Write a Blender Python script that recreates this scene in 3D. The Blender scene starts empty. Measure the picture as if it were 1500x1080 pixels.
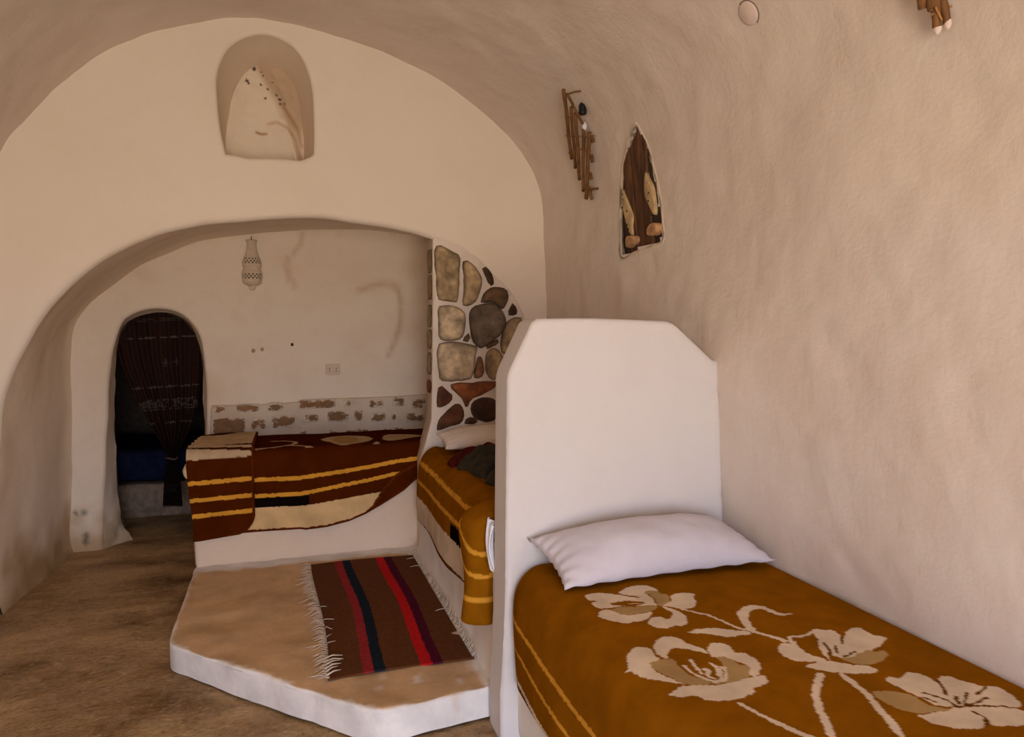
import bpy, math, random
import numpy as np
from mathutils import Vector, Matrix
from mathutils.geometry import delaunay_2d_cdt

random.seed(7)
RNG = np.random.default_rng(11)
scene = bpy.context.scene

# ------------------------------------------------------------------ camera, world, light
F, EYE = 1040.0, 1.5                      # focal length in pixels of the 1500x1080 frame, eye height
PITCH = math.atan(64 / F)
YAW = math.atan(343 / math.hypot(F, 64))
CF = np.array([math.sin(YAW)*math.cos(PITCH), math.cos(YAW)*math.cos(PITCH), -math.sin(PITCH)])
CR = np.array([math.cos(YAW), -math.sin(YAW), 0.0])
CU = np.cross(CR, CF)
CO = np.array([0, 0, EYE])
cam = bpy.data.cameras.new('camera')
cam.sensor_width = 36.0
cam.lens = F / 1500 * 36
cam.clip_start = .02
camo = bpy.data.objects.new('camera', cam)
scene.collection.objects.link(camo)
camo.matrix_world = Matrix(((CR[0], CU[0], -CF[0], 0), (CR[1], CU[1], -CF[1], 0), (CR[2], CU[2], -CF[2], EYE), (0, 0, 0, 1)))
scene.camera = camo

DOOR_X0, DOOR_X1, DOOR_Z, FRONT_Y = -0.68, 0.77, 2.05, -1.7
world = bpy.data.worlds.new('world'); scene.world = world
world.use_nodes = True
wn, wl = world.node_tree.nodes, world.node_tree.links
wn.clear()
wo = wn.new('ShaderNodeOutputWorld'); wb = wn.new('ShaderNodeBackground')
wt = wn.new('ShaderNodeTexCoord'); ws = wn.new('ShaderNodeSeparateXYZ'); wr = wn.new('ShaderNodeValToRGB')
wl.new(wt.outputs['Generated'], ws.inputs[0]); wl.new(ws.outputs['Z'], wr.inputs[0])
e = wr.color_ramp.elements                 # sunlit sandy courtyard below the horizon, open sky above it
e[0].position = 0.0; e[0].color = (.88, .765, .65, 1)
e[1].position = 0.03; e[1].color = (.78, .875, 1.14, 1)
wl.new(wr.outputs[0], wb.inputs['Color']); wb.inputs['Strength'].default_value = 15.5
wl.new(wb.outputs[0], wo.inputs['Surface'])
pl = bpy.data.lights.new('doorway_daylight', 'AREA')   # portal: guides the daylight through the doorway
pl.shape = 'RECTANGLE'; pl.size = DOOR_X1 - DOOR_X0; pl.size_y = DOOR_Z
pl.cycles.is_portal = True
plo = bpy.data.objects.new('doorway_daylight', pl); scene.collection.objects.link(plo)
plo.location = ((DOOR_X0 + DOOR_X1)/2, FRONT_Y - .1, DOOR_Z/2); plo.rotation_euler = (math.radians(90), 0, 0)

scene.view_settings.view_transform = 'Standard'
scene.view_settings.look = 'None'
scene.view_settings.exposure = 0.0
scene.view_settings.gamma = 1.0
scene.view_settings.use_curve_mapping = False
scene.cycles.use_denoising = True
scene.cycles.max_bounces = 10
scene.cycles.diffuse_bounces = 8
scene.cycles.sample_clamp_indirect = 10

# ------------------------------------------------------------------ surveying: a sight line met with a real surface
def sight(x, y): return CF + CR*(x-750)/F + CU*(540-y)/F
def on_z(x, y, z): d = sight(x, y); return CO + d*((z-EYE)/d[2])
def on_y(x, y, Y): d = sight(x, y); return CO + d*(Y/d[1])
def on_x(x, y, X): d = sight(x, y); return CO + d*(X/d[0])
def on_plane(x, y, p, n): d = sight(x, y); n = np.array(n); return CO + d*(((np.array(p)-CO) @ n)/(d @ n))

# ------------------------------------------------------------------ noise
_T = RNG.random((64, 64, 64))
def vn(P, s=1.0, o=0.0):
    Q = np.asarray(P)/s + o
    I = np.floor(Q).astype(int); f = Q-I; f = f*f*(3-2*f)
    r = 0
    for a in (0, 1):
        for b in (0, 1):
            for c in (0, 1):
                w = (f[..., 0] if a else 1-f[..., 0])*(f[..., 1] if b else 1-f[..., 1])*(f[..., 2] if c else 1-f[..., 2])
                r = r + w*_T[(I[..., 0]+a) % 64, (I[..., 1]+b) % 64, (I[..., 2]+c) % 64]
    return r*2-1
def fbm(P, s, n=3, o=0.0):
    return sum(vn(P, s/2**k, o+17.3*k)/2**k for k in range(n))

# ------------------------------------------------------------------ 2D helpers
def pip(P, poly):
    P = np.asarray(P); x, y = P[:, 0], P[:, 1]; r = np.zeros(len(P), bool)
    a = np.asarray(poly); b = np.roll(a, -1, 0)
    for (x0, y0), (x1, y1) in zip(a, b):
        if y0 == y1: continue
        c = (y0 > y) != (y1 > y)
        r ^= c & (x < (x1-x0)*(y-y0)/(y1-y0)+x0)
    return r
def dist(P, line, closed=True):
    P = np.asarray(P); a = np.asarray(line, float)
    b = np.roll(a, -1, 0) if closed else a[1:]
    if not closed: a = a[:-1]
    d = np.full(len(P), 1e9)
    for p, q in zip(a, b):
        v = q-p; L = v @ v
        t = np.clip(((P-p) @ v)/max(L, 1e-12), 0, 1)
        d = np.minimum(d, np.hypot(*(P-p-t[:, None]*v).T))
    return d
def catmull(pts, n=8, closed=False):
    p = np.asarray(pts, float); N = len(p); out = []
    for i in range(N if closed else N-1):
        g = (lambda k: p[k % N]) if closed else (lambda k: p[min(max(k, 0), N-1)])
        p0, p1, p2, p3 = g(i-1), g(i), g(i+1), g(i+2)
        for t in np.arange(n)/n:
            out.append(.5*((2*p1)+(p2-p0)*t+(2*p0-5*p1+4*p2-p3)*t*t+(3*p1-p0-3*p2+p3)*t**3))
    if not closed: out.append(p[-1])
    return np.array(out)
def resample(p, step=None, n=None, closed=False):
    p = np.asarray(p, float)
    q = np.vstack([p, p[:1]]) if closed else p
    L = np.r_[0, np.cumsum(np.linalg.norm(np.diff(q, axis=0), axis=1))]
    if n is None: n = max(3, int(round(L[-1]/step)))
    s = np.linspace(0, L[-1], n+1)[:-1] if closed else np.linspace(0, L[-1], n)
    return np.stack([np.interp(s, L, q[:, k]) for k in range(q.shape[1])], 1)
def area2(p): x, y = p[:, 0], p[:, 1]; return .5*np.sum(x*np.roll(y, -1)-y*np.roll(x, -1))
def inset(p, d):
    t = np.roll(p, -1, 0)-np.roll(p, 1, 0); t /= np.linalg.norm(t, axis=1)[:, None]+1e-9
    n = np.stack([-t[:, 1], t[:, 0]], 1)*np.sign(area2(p))
    return p+n*d
def tri2d(poly, holes=(), g=.03, rings=()):
    """fill an outline with holes by a fine mesh; rings = inset distances that get their own vertices"""
    loops = [resample(poly, g, closed=True)]+[resample(h, g, closed=True) for h in holes]
    V = []; E = []
    for l in loops:
        k = len(V); V += l.tolist(); E += [(k+i, k+(i+1) % len(l)) for i in range(len(l))]
    allp = np.array(V)
    def dall(P): return np.min([dist(P, l) for l in loops], axis=0)
    for k, l in enumerate(loops):
        for d in rings:
            q = inset(l, d if k == 0 else -d)
            q = q[dall(q) > d*.7]
            ok = pip(q, loops[0])
            for h in loops[1:]: ok &= ~pip(q, h)
            V += q[ok].tolist()
    lo, hi = allp.min(0), allp.max(0)
    X, Y = np.meshgrid(np.arange(lo[0], hi[0], g), np.arange(lo[1], hi[1], g))
    G = np.stack([X.ravel(), Y.ravel()], 1); G = G+RNG.uniform(-.25, .25, G.shape)*g
    if len(G):
        ok = pip(G, loops[0])
        for h in loops[1:]: ok &= ~pip(G, h)
        G = G[ok]
        if len(G): G = G[dall(G) > max([.5*g]+[1.3*r for r in rings])]
        V += G.tolist()
    r = delaunay_2d_cdt([Vector(v) for v in V], E, [], 0, 1e-7)
    P = np.array([tuple(v) for v in r[0]]); T = np.array([f for f in r[2] if len(f) == 3])
    c = P[T].mean(1); ok = pip(c, loops[0])
    for h in loops[1:]: ok &= ~pip(c, h)
    T = T[ok]
    a = P[T]; cr = (a[:, 1, 0]-a[:, 0, 0])*(a[:, 2, 1]-a[:, 0, 1])-(a[:, 1, 1]-a[:, 0, 1])*(a[:, 2, 0]-a[:, 0, 0])
    T[cr < 0] = T[cr < 0][:, ::-1]
    return P, T, dall(P), loops

# ------------------------------------------------------------------ materials
def rgb(*c):   # sRGB 0-255 to linear
    return tuple((v/255/12.92 if v/255 <= .04045 else ((v/255+.055)/1.055)**2.4) for v in c)
def new_mat(name, rough=.8, spec=.3):
    m = bpy.data.materials.new(name); m.use_nodes = True
    n, l = m.node_tree.nodes, m.node_tree.links
    b = n['Principled BSDF']; b.inputs['Roughness'].default_value = rough
    b.inputs['Specular IOR Level'].default_value = spec
    return m, n, l, b
def noise_node(n, l, scale, detail=4, rough=.55, stretch=None, rot=None):
    tc = n.new('ShaderNodeTexCoord'); t = n.new('ShaderNodeTexNoise')
    t.inputs['Scale'].default_value = scale; t.inputs['Detail'].default_value = detail; t.inputs['Roughness'].default_value = rough
    if stretch or rot:
        mp = n.new('ShaderNodeMapping')
        if stretch: mp.inputs['Scale'].default_value = stretch
        if rot: mp.inputs['Rotation'].default_value = rot
        l.new(tc.outputs['Object'], mp.inputs[0]); l.new(mp.outputs[0], t.inputs['Vector'])
    else: l.new(tc.outputs['Object'], t.inputs['Vector'])
    return t
def ramp(n, l, src, a, b, lo=0., hi=1.):
    r = n.new('ShaderNodeMapRange'); r.inputs[1].default_value = a; r.inputs[2].default_value = b
    r.inputs[3].default_value = lo; r.inputs[4].default_value = hi; r.clamp = True
    l.new(src, r.inputs[0]); return r.outputs[0]
def mixc(n, l, fac, a, b, mode='MIX'):
    m = n.new('ShaderNodeMix'); m.data_type = 'RGBA'; m.blend_type = mode
    if isinstance(fac, (int, float)): m.inputs[0].default_value = fac
    else: l.new(fac, m.inputs[0])
    for k, v in ((6, a), (7, b)):
        if isinstance(v, tuple): m.inputs[k].default_value = (*v[:3], 1)
        else: l.new(v, m.inputs[k])
    return m.outputs[2]
def bumps(n, l, b, items):
    prev = None
    for src, strength, d in items:
        k = n.new('ShaderNodeBump'); k.inputs['Strength'].default_value = strength; k.inputs['Distance'].default_value = d
        l.new(src, k.inputs['Height'])
        if prev: l.new(prev, k.inputs['Normal'])
        prev = k.outputs[0]
    l.new(prev, b.inputs['Normal'])
def plaster(name, base, stain, amount=.35, bump=1.0, strokes=None, rough=.85, marks=False):
    m, n, l, b = new_mat(name, rough, .2)
    big = noise_node(n, l, 2.2, 5, .6); fine = noise_node(n, l, 9, 5, .6); grit = noise_node(n, l, 70, 3, .6)
    f = ramp(n, l, big.outputs['Fac'], .45, .75, 0, amount)
    c = mixc(n, l, f, base, stain)
    f2 = ramp(n, l, fine.outputs['Fac'], .55, .8, 0, amount*.7)
    c = mixc(n, l, f2, c, stain)
    if marks:      # stains and chips drawn on the surface
        a = n.new('ShaderNodeVertexColor'); a.layer_name = 'Col'
        c = mixc(n, l, 1.0, c, a.outputs[0], 'MULTIPLY')
    l.new(c, b.inputs['Base Color'])
    it = [(fine.outputs['Fac'], .35*bump, .02), (grit.outputs['Fac'], .3*bump, .004)]
    if strokes:
        s = noise_node(n, l, 5, 3, .5, strokes[0], strokes[1]); it.insert(0, (s.outputs['Fac'], .55*bump, .02))
    bumps(n, l, b, it)
    return m
def attr_mat(name, rough=.9, var=.2, vscale=30, bump=.3, bscale=400, bdist=.002, sheen=0.0, spec=.2):
    m, n, l, b = new_mat(name, rough, spec)
    a = n.new('ShaderNodeVertexColor'); a.layer_name = 'Col'
    t = noise_node(n, l, vscale, 4, .6)
    v = ramp(n, l, t.outputs['Fac'], .3, .7, 1-var, 1+var*.4)
    mu = n.new('ShaderNodeVectorMath'); mu.operation = 'SCALE'
    l.new(a.outputs[0], mu.inputs[0]); l.new(v, mu.inputs['Scale'])
    l.new(mu.outputs[0], b.inputs['Base Color'])
    if sheen: b.inputs['Sheen Weight'].default_value = sheen
    g = noise_node(n, l, bscale, 2, .5)
    bumps(n, l, b, [(g.outputs['Fac'], bump, bdist)])
    return m
def plain(name, col, rough=.8, var=.15, vscale=20, bump=.2, bscale=80, bdist=.003, stretch=None, metallic=0, spec=.3):
    m, n, l, b = new_mat(name, rough, spec)
    t = noise_node(n, l, vscale, 4, .6, stretch)
    c = mixc(n, l, ramp(n, l, t.outputs['Fac'], .35, .7), tuple(v*(1-var) for v in col), tuple(v*(1+var) for v in col))
    l.new(c, b.inputs['Base Color']); b.inputs['Metallic'].default_value = metallic
    g = noise_node(n, l, bscale, 3, .5, stretch)
    bumps(n, l, b, [(g.outputs['Fac'], bump, bdist)])
    return m

M = {}
WALL = (.78, .70, .60); STAIN = (.66, .54, .42)
M['vault'] = plaster('vault_plaster', WALL, STAIN, .55, 1.0)
M['rightwall'] = plaster('trowelled_plaster', (.70, .62, .545), STAIN, .4, .7, ((1, 1, .35), (math.radians(35), 0, 0)))
M['endwall'] = plaster('smooth_plaster', (.80, .715, .61), (.73, .62, .49), .4, .4)
M['alcove'] = plaster('alcove_plaster', (.76, .66, .535), (.62, .49, .35), .45, .6)
M['marked'] = plaster('stained_plaster', (.76, .66, .535), (.62, .49, .35), .45, .6, marks=True)
M['white'] = plaster('whitewash', (.80, .755, .70), (.70, .60, .48), .3, .9)
M['tanwash'] = plaster('dusty_whitewash', (.72, .575, .43), (.58, .44, .30), .35, .9)
M['headboard'] = plaster('fresh_whitewash', (.645, .61, .585), (.60, .54, .48), .25, .5)
M['dado'] = plaster('mottled_limewash', (.62, .515, .395), (.42, .31, .20), .6, 1.2)
M['mortar'] = plaster('white_mortar', (.74, .66, .57), (.5, .38, .28), .4, 1.5)
M['stone'] = attr_mat('stone', .75, .45, 22, .6, 60, .006)
M['blanket'] = attr_mat('blanket_pile', .95, .22, 9, .5, 500, .003, 0, 0)
M['flatweave'] = attr_mat('flatweave', .95, .25, 60, .5, 350, .002, 0, .05)
M['curtain'] = attr_mat('curtain_cloth', .95, .2, 40, .3, 500, .001, 0, .05)
M['platform'] = attr_mat('painted_screed', .7, .22, 6, .4, 45, .004)
M['pillow'] = plain('pillow_cotton', (.61, .575, .615), .85, .04, 10, .2, 25, .004)
M['pillow_dim'] = plain('pillow_cream_cotton', (.74, .66, .58), .85, .04, 10, .2, 25, .004)
M['sheet'] = plain('white_sheet', (.78, .76, .80), .85, .04, 10, .2, 25, .004)
M['foam'] = plain('mattress_cover', (.72, .58, .33), .9, .08)
M['fringe'] = plain('fringe_wool', (.66, .55, .42), .95, .1)
M['cane'] = plain('dry_cane', (.185, .085, .028), .7, .35, 25, .4, 60, .002, (1, 1, .15))
M['cane_end'] = plain('cut_cane_end', (.30, .19, .10), .8, .1)
M['cord'] = plain('binding_cord', (.42, .2, .06), .8, .2)
M['black'] = plain('black_plastic', (.012, .011, .014), .4, .1)
M['wood'] = plain('old_dark_wood', (.115, .05, .02), .75, .6, 40, .9, 45, .008, (1, 1, .12))
M['wood_dark'] = plain('charred_wood', (.045, .025, .015), .8, .6, 40, .9, 45, .008, (1, 1, .12))
M['bone'] = plain('pale_worn_wood', (.50, .36, .19), .8, .25, 25, .5)
M['ochre'] = plain('ochre_stone', (.45, .26, .13), .85, .35, 25, .6)
M['lantern'] = plain('unglazed_ceramic', (.60, .49, .37), .8, .1, 30, .3)
M['plate'] = plain('cream_plastic', (.62, .50, .36), .5, .05)
M['steel'] = plain('pale_metal', (.55, .53, .5), .35, .1, metallic=.8)
M['jacket'] = plain('olive_grey_cloth', (.040, .033, .020), .95, .25, 30, .4, 40, .004, spec=.05)
M['lining'] = plain('black_lining', (.008, .008, .009), .8, .1)
M['shawl'] = plain('dark_red_wool', (.075, .008, .006), .95, .3, 30, .4, 40, .004, spec=.05)
M['blue'] = plain('blue_cover', (.008, .011, .030), .95, .3, spec=.05)  # blue darkened to carry the shade of the curtained room
M['dim_wash'] = plain('grimy_wash', (.22, .15, .10), .9, .3)  # whitewash with the curtained room's shade put into its colour
M['dark_rock'] = plain('smoky_rock', (.05, .033, .022), .95, .3)  # walls of the curtained room, coloured dark for the shade there
M['cover'] = plain('painted_cover', (.68, .57, .50), .6, .05)

m, n, l, b = new_mat('packed_concrete', .55, .15); M['floor'] = m
t1 = noise_node(n, l, 1.3, 6, .62, (1, 2.0, 1)); t2 = noise_node(n, l, 7, 6, .65); t3 = noise_node(n, l, 45, 4, .6)
c = mixc(n, l, ramp(n, l, t1.outputs['Fac'], .35, .62), (.15, .075, .022), (.48, .31, .145))
c = mixc(n, l, ramp(n, l, t2.outputs['Fac'], .45, .75, 0, .6), c, (.52, .38, .22))
c = mixc(n, l, ramp(n, l, t3.outputs['Fac'], .56, .70, 0, .45), c, (.55, .42, .27))
c = mixc(n, l, ramp(n, l, t3.outputs['Fac'], .30, .44, .5, 0), c, (.07, .036, .014))
l.new(c, b.inputs['Base Color'])
l.new(ramp(n, l, t2.outputs['Fac'], .3, .7, .38, .65), b.inputs['Roughness'])
bumps(n, l, b, [(t2.outputs['Fac'], .7, .03), (t3.outputs['Fac'], .6, .010)])

# bricks showing through limewash: ragged where the wash has worn away
m, n, l, b = new_mat('limewashed_brick', .85, .2); M['brick'] = m
t1 = noise_node(n, l, 30, 5, .65, (1, 1, 1.6)); t2 = noise_node(n, l, 11, 3, .6)
c = mixc(n, l, t2.outputs['Fac'], (.10, .062, .034), (.36, .19, .085))
a = n.new('ShaderNodeVertexColor'); a.layer_name = 'Col'
ad = n.new('ShaderNodeMath'); ad.operation = 'ADD'
l.new(t1.outputs['Fac'], ad.inputs[0]); sp = n.new('ShaderNodeSeparateColor'); l.new(a.outputs[0], sp.inputs[0]); l.new(sp.outputs[0], ad.inputs[1])
c = mixc(n, l, ramp(n, l, ad.outputs[0], .52, .66), c, (.62, .515, .395))
l.new(c, b.inputs['Base Color']); bumps(n, l, b, [(t1.outputs['Fac'], .6, .008)])

# ------------------------------------------------------------------ object helpers
def obj(name, V, Fc, mat, parent=None, smooth=True, col=None, kind=None):
    me = bpy.data.meshes.new(name)
    V = np.asarray(V, float)
    me.from_pydata(V.tolist(), [], Fc.tolist() if isinstance(Fc, np.ndarray) else [tuple(int(i) for i in f) for f in Fc])
    if smooth: me.polygons.foreach_set('use_smooth', np.ones(len(me.polygons), bool))
    if col is not None:
        at = me.color_attributes.new('Col', 'FLOAT_COLOR', 'POINT')
        c = np.ones((len(V), 4)); c[:, :3] = col
        at.data.foreach_set('color', c.ravel().astype(np.float32))
    me.materials.append(mat if not isinstance(mat, str) else M[mat])
    me.update()
    o = bpy.data.objects.new(name, me); scene.collection.objects.link(o)
    if parent: o.parent = parent
    if kind: o['kind'] = kind
    return o
def thing(name, label, cat, loc=(0, 0, 0), group=None):
    o = bpy.data.objects.new(name, None); scene.collection.objects.link(o)
    o.empty_display_size = .05; o.location = loc
    return tag(o, label, cat, group)
def tag(o, label, cat, group=None):
    o['label'] = label; o['category'] = cat
    if group: o['group'] = group
    return o
def struct(o, label, cat):
    o['kind'] = 'structure'; return tag(o, label, cat)
def gfaces(nu, nv, wrap=False):
    i = np.arange(nu-1)[:, None]; j = np.arange(nv if wrap else nv-1)[None, :]
    k = (j+1) % nv
    return np.stack([i*nv+j, (i+1)*nv+j, (i+1)*nv+k, i*nv+k], -1).reshape(-1, 4)
def gnormals(P):
    a = np.gradient(P, axis=0); b = np.gradient(P, axis=1)
    n = np.cross(a, b); return n/(np.linalg.norm(n, axis=2, keepdims=True)+1e-12)
def local(V, o): return np.asarray(V)-np.array(o.location)
def rbox(lo, hi, r=.03, g=.04, rough=0.0, o=0.0):
    """box with rounded edges and a hand-made, slightly uneven surface"""
    lo, hi = np.array(lo, float), np.array(hi, float); V = []; Fc = []; k = 0
    for ax in range(3):
        u, v = (ax+1) % 3, (ax+2) % 3
        def ticks(q):
            L = hi[q]-lo[q]
            return np.unique(np.r_[lo[q], lo[q]+r*.3, lo[q]+r, np.linspace(lo[q]+r, hi[q]-r, max(2, int(L/g))), hi[q]-r, hi[q]-r*.3, hi[q]])
        U, W = np.meshgrid(ticks(u), ticks(v), indexing='ij')
        for s in (0, 1):
            P = np.zeros(U.shape+(3,)); P[..., u] = U; P[..., v] = W; P[..., ax] = hi[ax] if s else lo[ax]
            f = gfaces(*U.shape)
            if not s: f = f[:, ::-1]
            V.append(P.reshape(-1, 3)); Fc.append(f+k); k += U.size
    V = np.vstack(V); Fc = np.vstack(Fc)
    c = np.clip(V, lo+r, hi-r); d = V-c; L = np.linalg.norm(d, axis=1, keepdims=True)
    nrm = d/np.maximum(L, 1e-9); V = c+nrm*np.minimum(L, r)
    if rough: V = V+nrm*(rough*fbm(V, .3, 3, o))[:, None]
    key = np.round(V, 5); _, idx, inv = np.unique(key, axis=0, return_index=True, return_inverse=True)
    inv = inv.ravel(); Fc = inv[Fc]; V = V[idx]
    Fc = [tuple(dict.fromkeys(f)) for f in Fc.tolist()]
    return V, [f for f in Fc if len(f) > 2]
def slab(poly, to3d, thick, r, g, lump=0.0, o=0.0, colf=None, back=False):
    """outline with a rounded rim: to3d(u, v, w) places it, w runs from 0 (back) to thick (face)"""
    P, T, d, loops = tri2d(poly, (), g, (r*.3, r))
    dd = np.clip(d, 0, r); w = thick-(r-np.sqrt(np.maximum(r*r-(r-dd)**2, 0)))
    P3 = np.stack([P[:, 0], P[:, 1], 0*w], 1)
    if lump: w = w+lump*fbm(P3, .12, 3, o)*np.clip(d/r, 0, 1)
    V = to3d(P[:, 0], P[:, 1], w); Fc = T.tolist()
    L = loops[0]; k = len(V); N = len(L)
    V = np.vstack([V, to3d(L[:, 0], L[:, 1], np.full(N, thick-r)), to3d(L[:, 0], L[:, 1], np.zeros(N))])
    s = 1 if area2(L) > 0 else -1
    for i in range(N):
        j = (i+1) % N
        q = (k+i, k+N+i, k+N+j, k+j); Fc.append(q if s > 0 else q[::-1])
    if back:
        q = tuple(range(k+N, k+2*N)); Fc.append(q[::-1] if s > 0 else q)
    dfull = np.r_[d, np.zeros(2*N)]
    return V, Fc, dfull
def tube(path, rad, seg=8, caps=True):
    path = np.asarray(path, float); n = len(path); rad = np.broadcast_to(np.asarray(rad, float), (n,))
    t = np.gradient(path, axis=0); t /= np.linalg.norm(t, axis=1)[:, None]+1e-12
    up = np.array([0, 0, 1.]) if abs(t[0, 2]) < .9 else np.array([1., 0, 0])
    a = np.cross(t, up); a /= np.linalg.norm(a, axis=1)[:, None]+1e-12; b = np.cross(t, a)
    th = np.arange(seg)*2*math.pi/seg
    P = path[:, None]+rad[:, None, None]*(np.cos(th)[None, :, None]*a[:, None]+np.sin(th)[None, :, None]*b[:, None])
    Fc = gfaces(n, seg, True).tolist()
    if caps: Fc += [tuple(range(seg)), tuple(range((n-1)*seg, n*seg))[::-1]]
    return P.reshape(-1, 3), Fc
def join(parts):
    V = []; Fc = []; k = 0
    for v, f in parts:
        V.append(np.asarray(v)); Fc += [tuple(int(i)+k for i in q) for q in f]; k += len(v)
    return np.vstack(V), Fc
def ball(c, r, n=10):
    th = np.linspace(0, math.pi, n); ph = np.arange(2*n)*math.pi/n
    P = np.stack([np.sin(th)[:, None]*np.cos(ph), np.sin(th)[:, None]*np.sin(ph), np.cos(th)[:, None]+0*ph], -1)*np.asarray(r)+np.asarray(c)
    return P.reshape(-1, 3), gfaces(n, 2*n, True)

# ================================================================== THE ROOM
YW, YB = 4.2, 5.3          # end wall with the big arch; back wall of the alcove
PLAT = .12

# ---- floor
xs = np.arange(-2.4, 2.2, .03); ys = np.arange(FRONT_Y-.6, 7.6, .03)
X, Yg = np.meshgrid(xs, ys, indexing='ij'); P = np.stack([X, Yg, 0*X], -1)
P[..., 2] = .010*fbm(P, .7, 3)-.006
struct(obj('floor', P.reshape(-1, 3), gfaces(*X.shape), 'floor'), 'uneven dark brown packed concrete floor of the cave room', 'floor')

# ---- barrel vault: one hand-smoothed shell, read as right wall, ceiling and left wall
prof = catmull([(1.70, -.03), (1.69, .3), (1.665, .65), (1.64, .9), (1.61, 1.3), (1.612, 1.65), (1.605, 1.91), (1.58, 2.21), (1.545, 2.37), (1.47, 2.51), (1.34, 2.66),
                (1.08, 2.85), (.84, 2.98), (.52, 3.09), (.11, 3.15), (-.24, 3.135), (-.7, 2.98), (-.98, 2.75), (-1.17, 2.53), (-1.29, 2.36), (-1.38, 2.1), (-1.44, 1.7), (-1.47, 1), (-1.48, -.03)], 8)
prof = resample(prof, .022)
vy = np.arange(FRONT_Y-.05, YW+.06, .022)
VP = np.zeros((len(prof), len(vy), 3)); VP[..., 0] = prof[:, 0:1]; VP[..., 2] = prof[:, 1:2]; VP[..., 1] = vy
VN = gnormals(VP)
VN *= np.sign((VN[..., 0:1]*(.1-VP[..., 0:1])+VN[..., 2:3]*(1.3-VP[..., 2:3])))
VP = VP+VN*((.014*fbm(VP, .6, 3)+.004*fbm(VP, .12, 2, 5.))*np.clip((VP[..., 2]+.05)/.3, 0, 1))[..., None]
VN = gnormals(VP); VN *= np.sign((VN[..., 0:1]*(.1-VP[..., 0:1])+VN[..., 2:3]*(1.3-VP[..., 2:3])))
flatP, flatN = VP.reshape(-1, 3), VN.reshape(-1, 3)
def on_vault(x, y):
    """where a sight line meets the shell"""
    d = sight(x, y); q = flatP-CO; t = (q @ d)/(d @ d); e = np.linalg.norm(q-t[:, None]*d, axis=1); e[t < .3] = 9
    i = int(np.argmin(e)); t0 = ((flatP[i]-CO) @ flatN[i])/(d @ flatN[i])
    return CO+d*t0, flatN[i]
def wall_x(Yv, z):
    m_ = flatP[:, 0] > 1
    q = flatP[m_]; i = np.argmin((q[:, 1]-Yv)**2+(q[:, 2]-z)**2); return q[i, 0], flatN[m_][i]
# old shutter opening, as (Y, z) on the right wall
SH = np.array([(on_vault(x, y)[0][1], on_vault(x, y)[0][2]) for x, y in
     [(934, 192), (925, 210), (917, 245), (913, 290), (911, 330), (912, 371), (928, 364), (948, 356), (968, 346), (966, 315), (959, 275), (952, 240), (944, 208)]])
FQ = gfaces(len(prof), len(vy)); rows = FQ[:, 0]//len(vy)
cen = flatP[FQ].mean(1)
SHG = SH+(SH-SH.mean(0))/np.linalg.norm(SH-SH.mean(0), axis=1)[:, None]*.014
hole = (cen[:, 0] > 1) & pip(cen[:, 1:3], SHG)
kR = int(np.argmin(np.abs(prof[:len(prof)//2, 1]-2.2))); kL = len(prof)-int(np.argmin(np.abs(prof[::-1][:len(prof)//2, 1]-2.2)))
for name, sel, mt, lab, ct in (('wall_right', (rows < kR) & ~hole, 'rightwall', 'lumpy trowelled plaster wall beside the near bed', 'wall'),
                               ('ceiling', (rows >= kR) & (rows < kL) & ~hole, 'rightwall', 'curved plaster barrel vault over the room', 'ceiling'),
                               ('wall_left', rows >= kL, 'vault', 'plaster side wall opposite the near bed', 'wall')):
    f = FQ[sel]; u, inv = np.unique(f, return_inverse=True); f = inv.reshape(-1, 4)
    o = obj(name, flatP[u], f, mt)
    o.data.normals_split_custom_set_from_vertices(flatN[u].tolist())
    struct(o, lab, ct)

# ---- wall behind the camera, with the doorway that lets the daylight in
P, T, d, loops = tri2d([(-1.8, -.05), (2.0, -.05), (2.0, 3.4), (-1.8, 3.4)], [[(DOOR_X0, .0), (DOOR_X1, .0), (DOOR_X1, DOOR_Z), (DOOR_X0, DOOR_Z)]], .15)
wf = struct(obj('wall_front', np.stack([P[:, 0], np.full(len(P), FRONT_Y), P[:, 1]], 1), T, 'vault', smooth=False), 'plaster wall with the entrance doorway facing the alcove', 'wall')
L = np.array([(DOOR_X0, 0), (DOOR_X0, DOOR_Z), (DOOR_X1, DOOR_Z), (DOOR_X1, 0)])
V = np.vstack([np.c_[L[:, 0], np.full(4, FRONT_Y), L[:, 1]], np.c_[L[:, 0], np.full(4, FRONT_Y-.35), L[:, 1]]])
obj('door_reveal', V, [(i, i+1, i+5, i+4) for i in range(3)], 'vault', wf, smooth=False)

# ---- unseen box added against light leaks, closed all round but for the doorway
V = np.array([(x, y, z) for x in (-3, 3) for y in (FRONT_Y-.3, 8) for z in (-.5, 4)], float)
rk = obj('wall_rock', V, [(0, 1, 3, 2), (4, 6, 7, 5), (0, 2, 6, 4), (1, 5, 7, 3), (2, 3, 7, 6)], plain('raw_rock', (.2, .15, .1)), smooth=False)
struct(rk, 'raw rock of the hillside around the cave room', 'rock')
P, T, d, loops = tri2d([(-3, -.5), (3, -.5), (3, 4), (-3, 4)], [[(DOOR_X0, .0), (DOOR_X1, .0), (DOOR_X1, DOOR_Z), (DOOR_X0, DOOR_Z)]], .3)
obj('rock_face', np.stack([P[:, 0], np.full(len(P), FRONT_Y-.3), P[:, 1]], 1), T, 'vault', rk, smooth=False)  # front of the added light-blocking box

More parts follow.
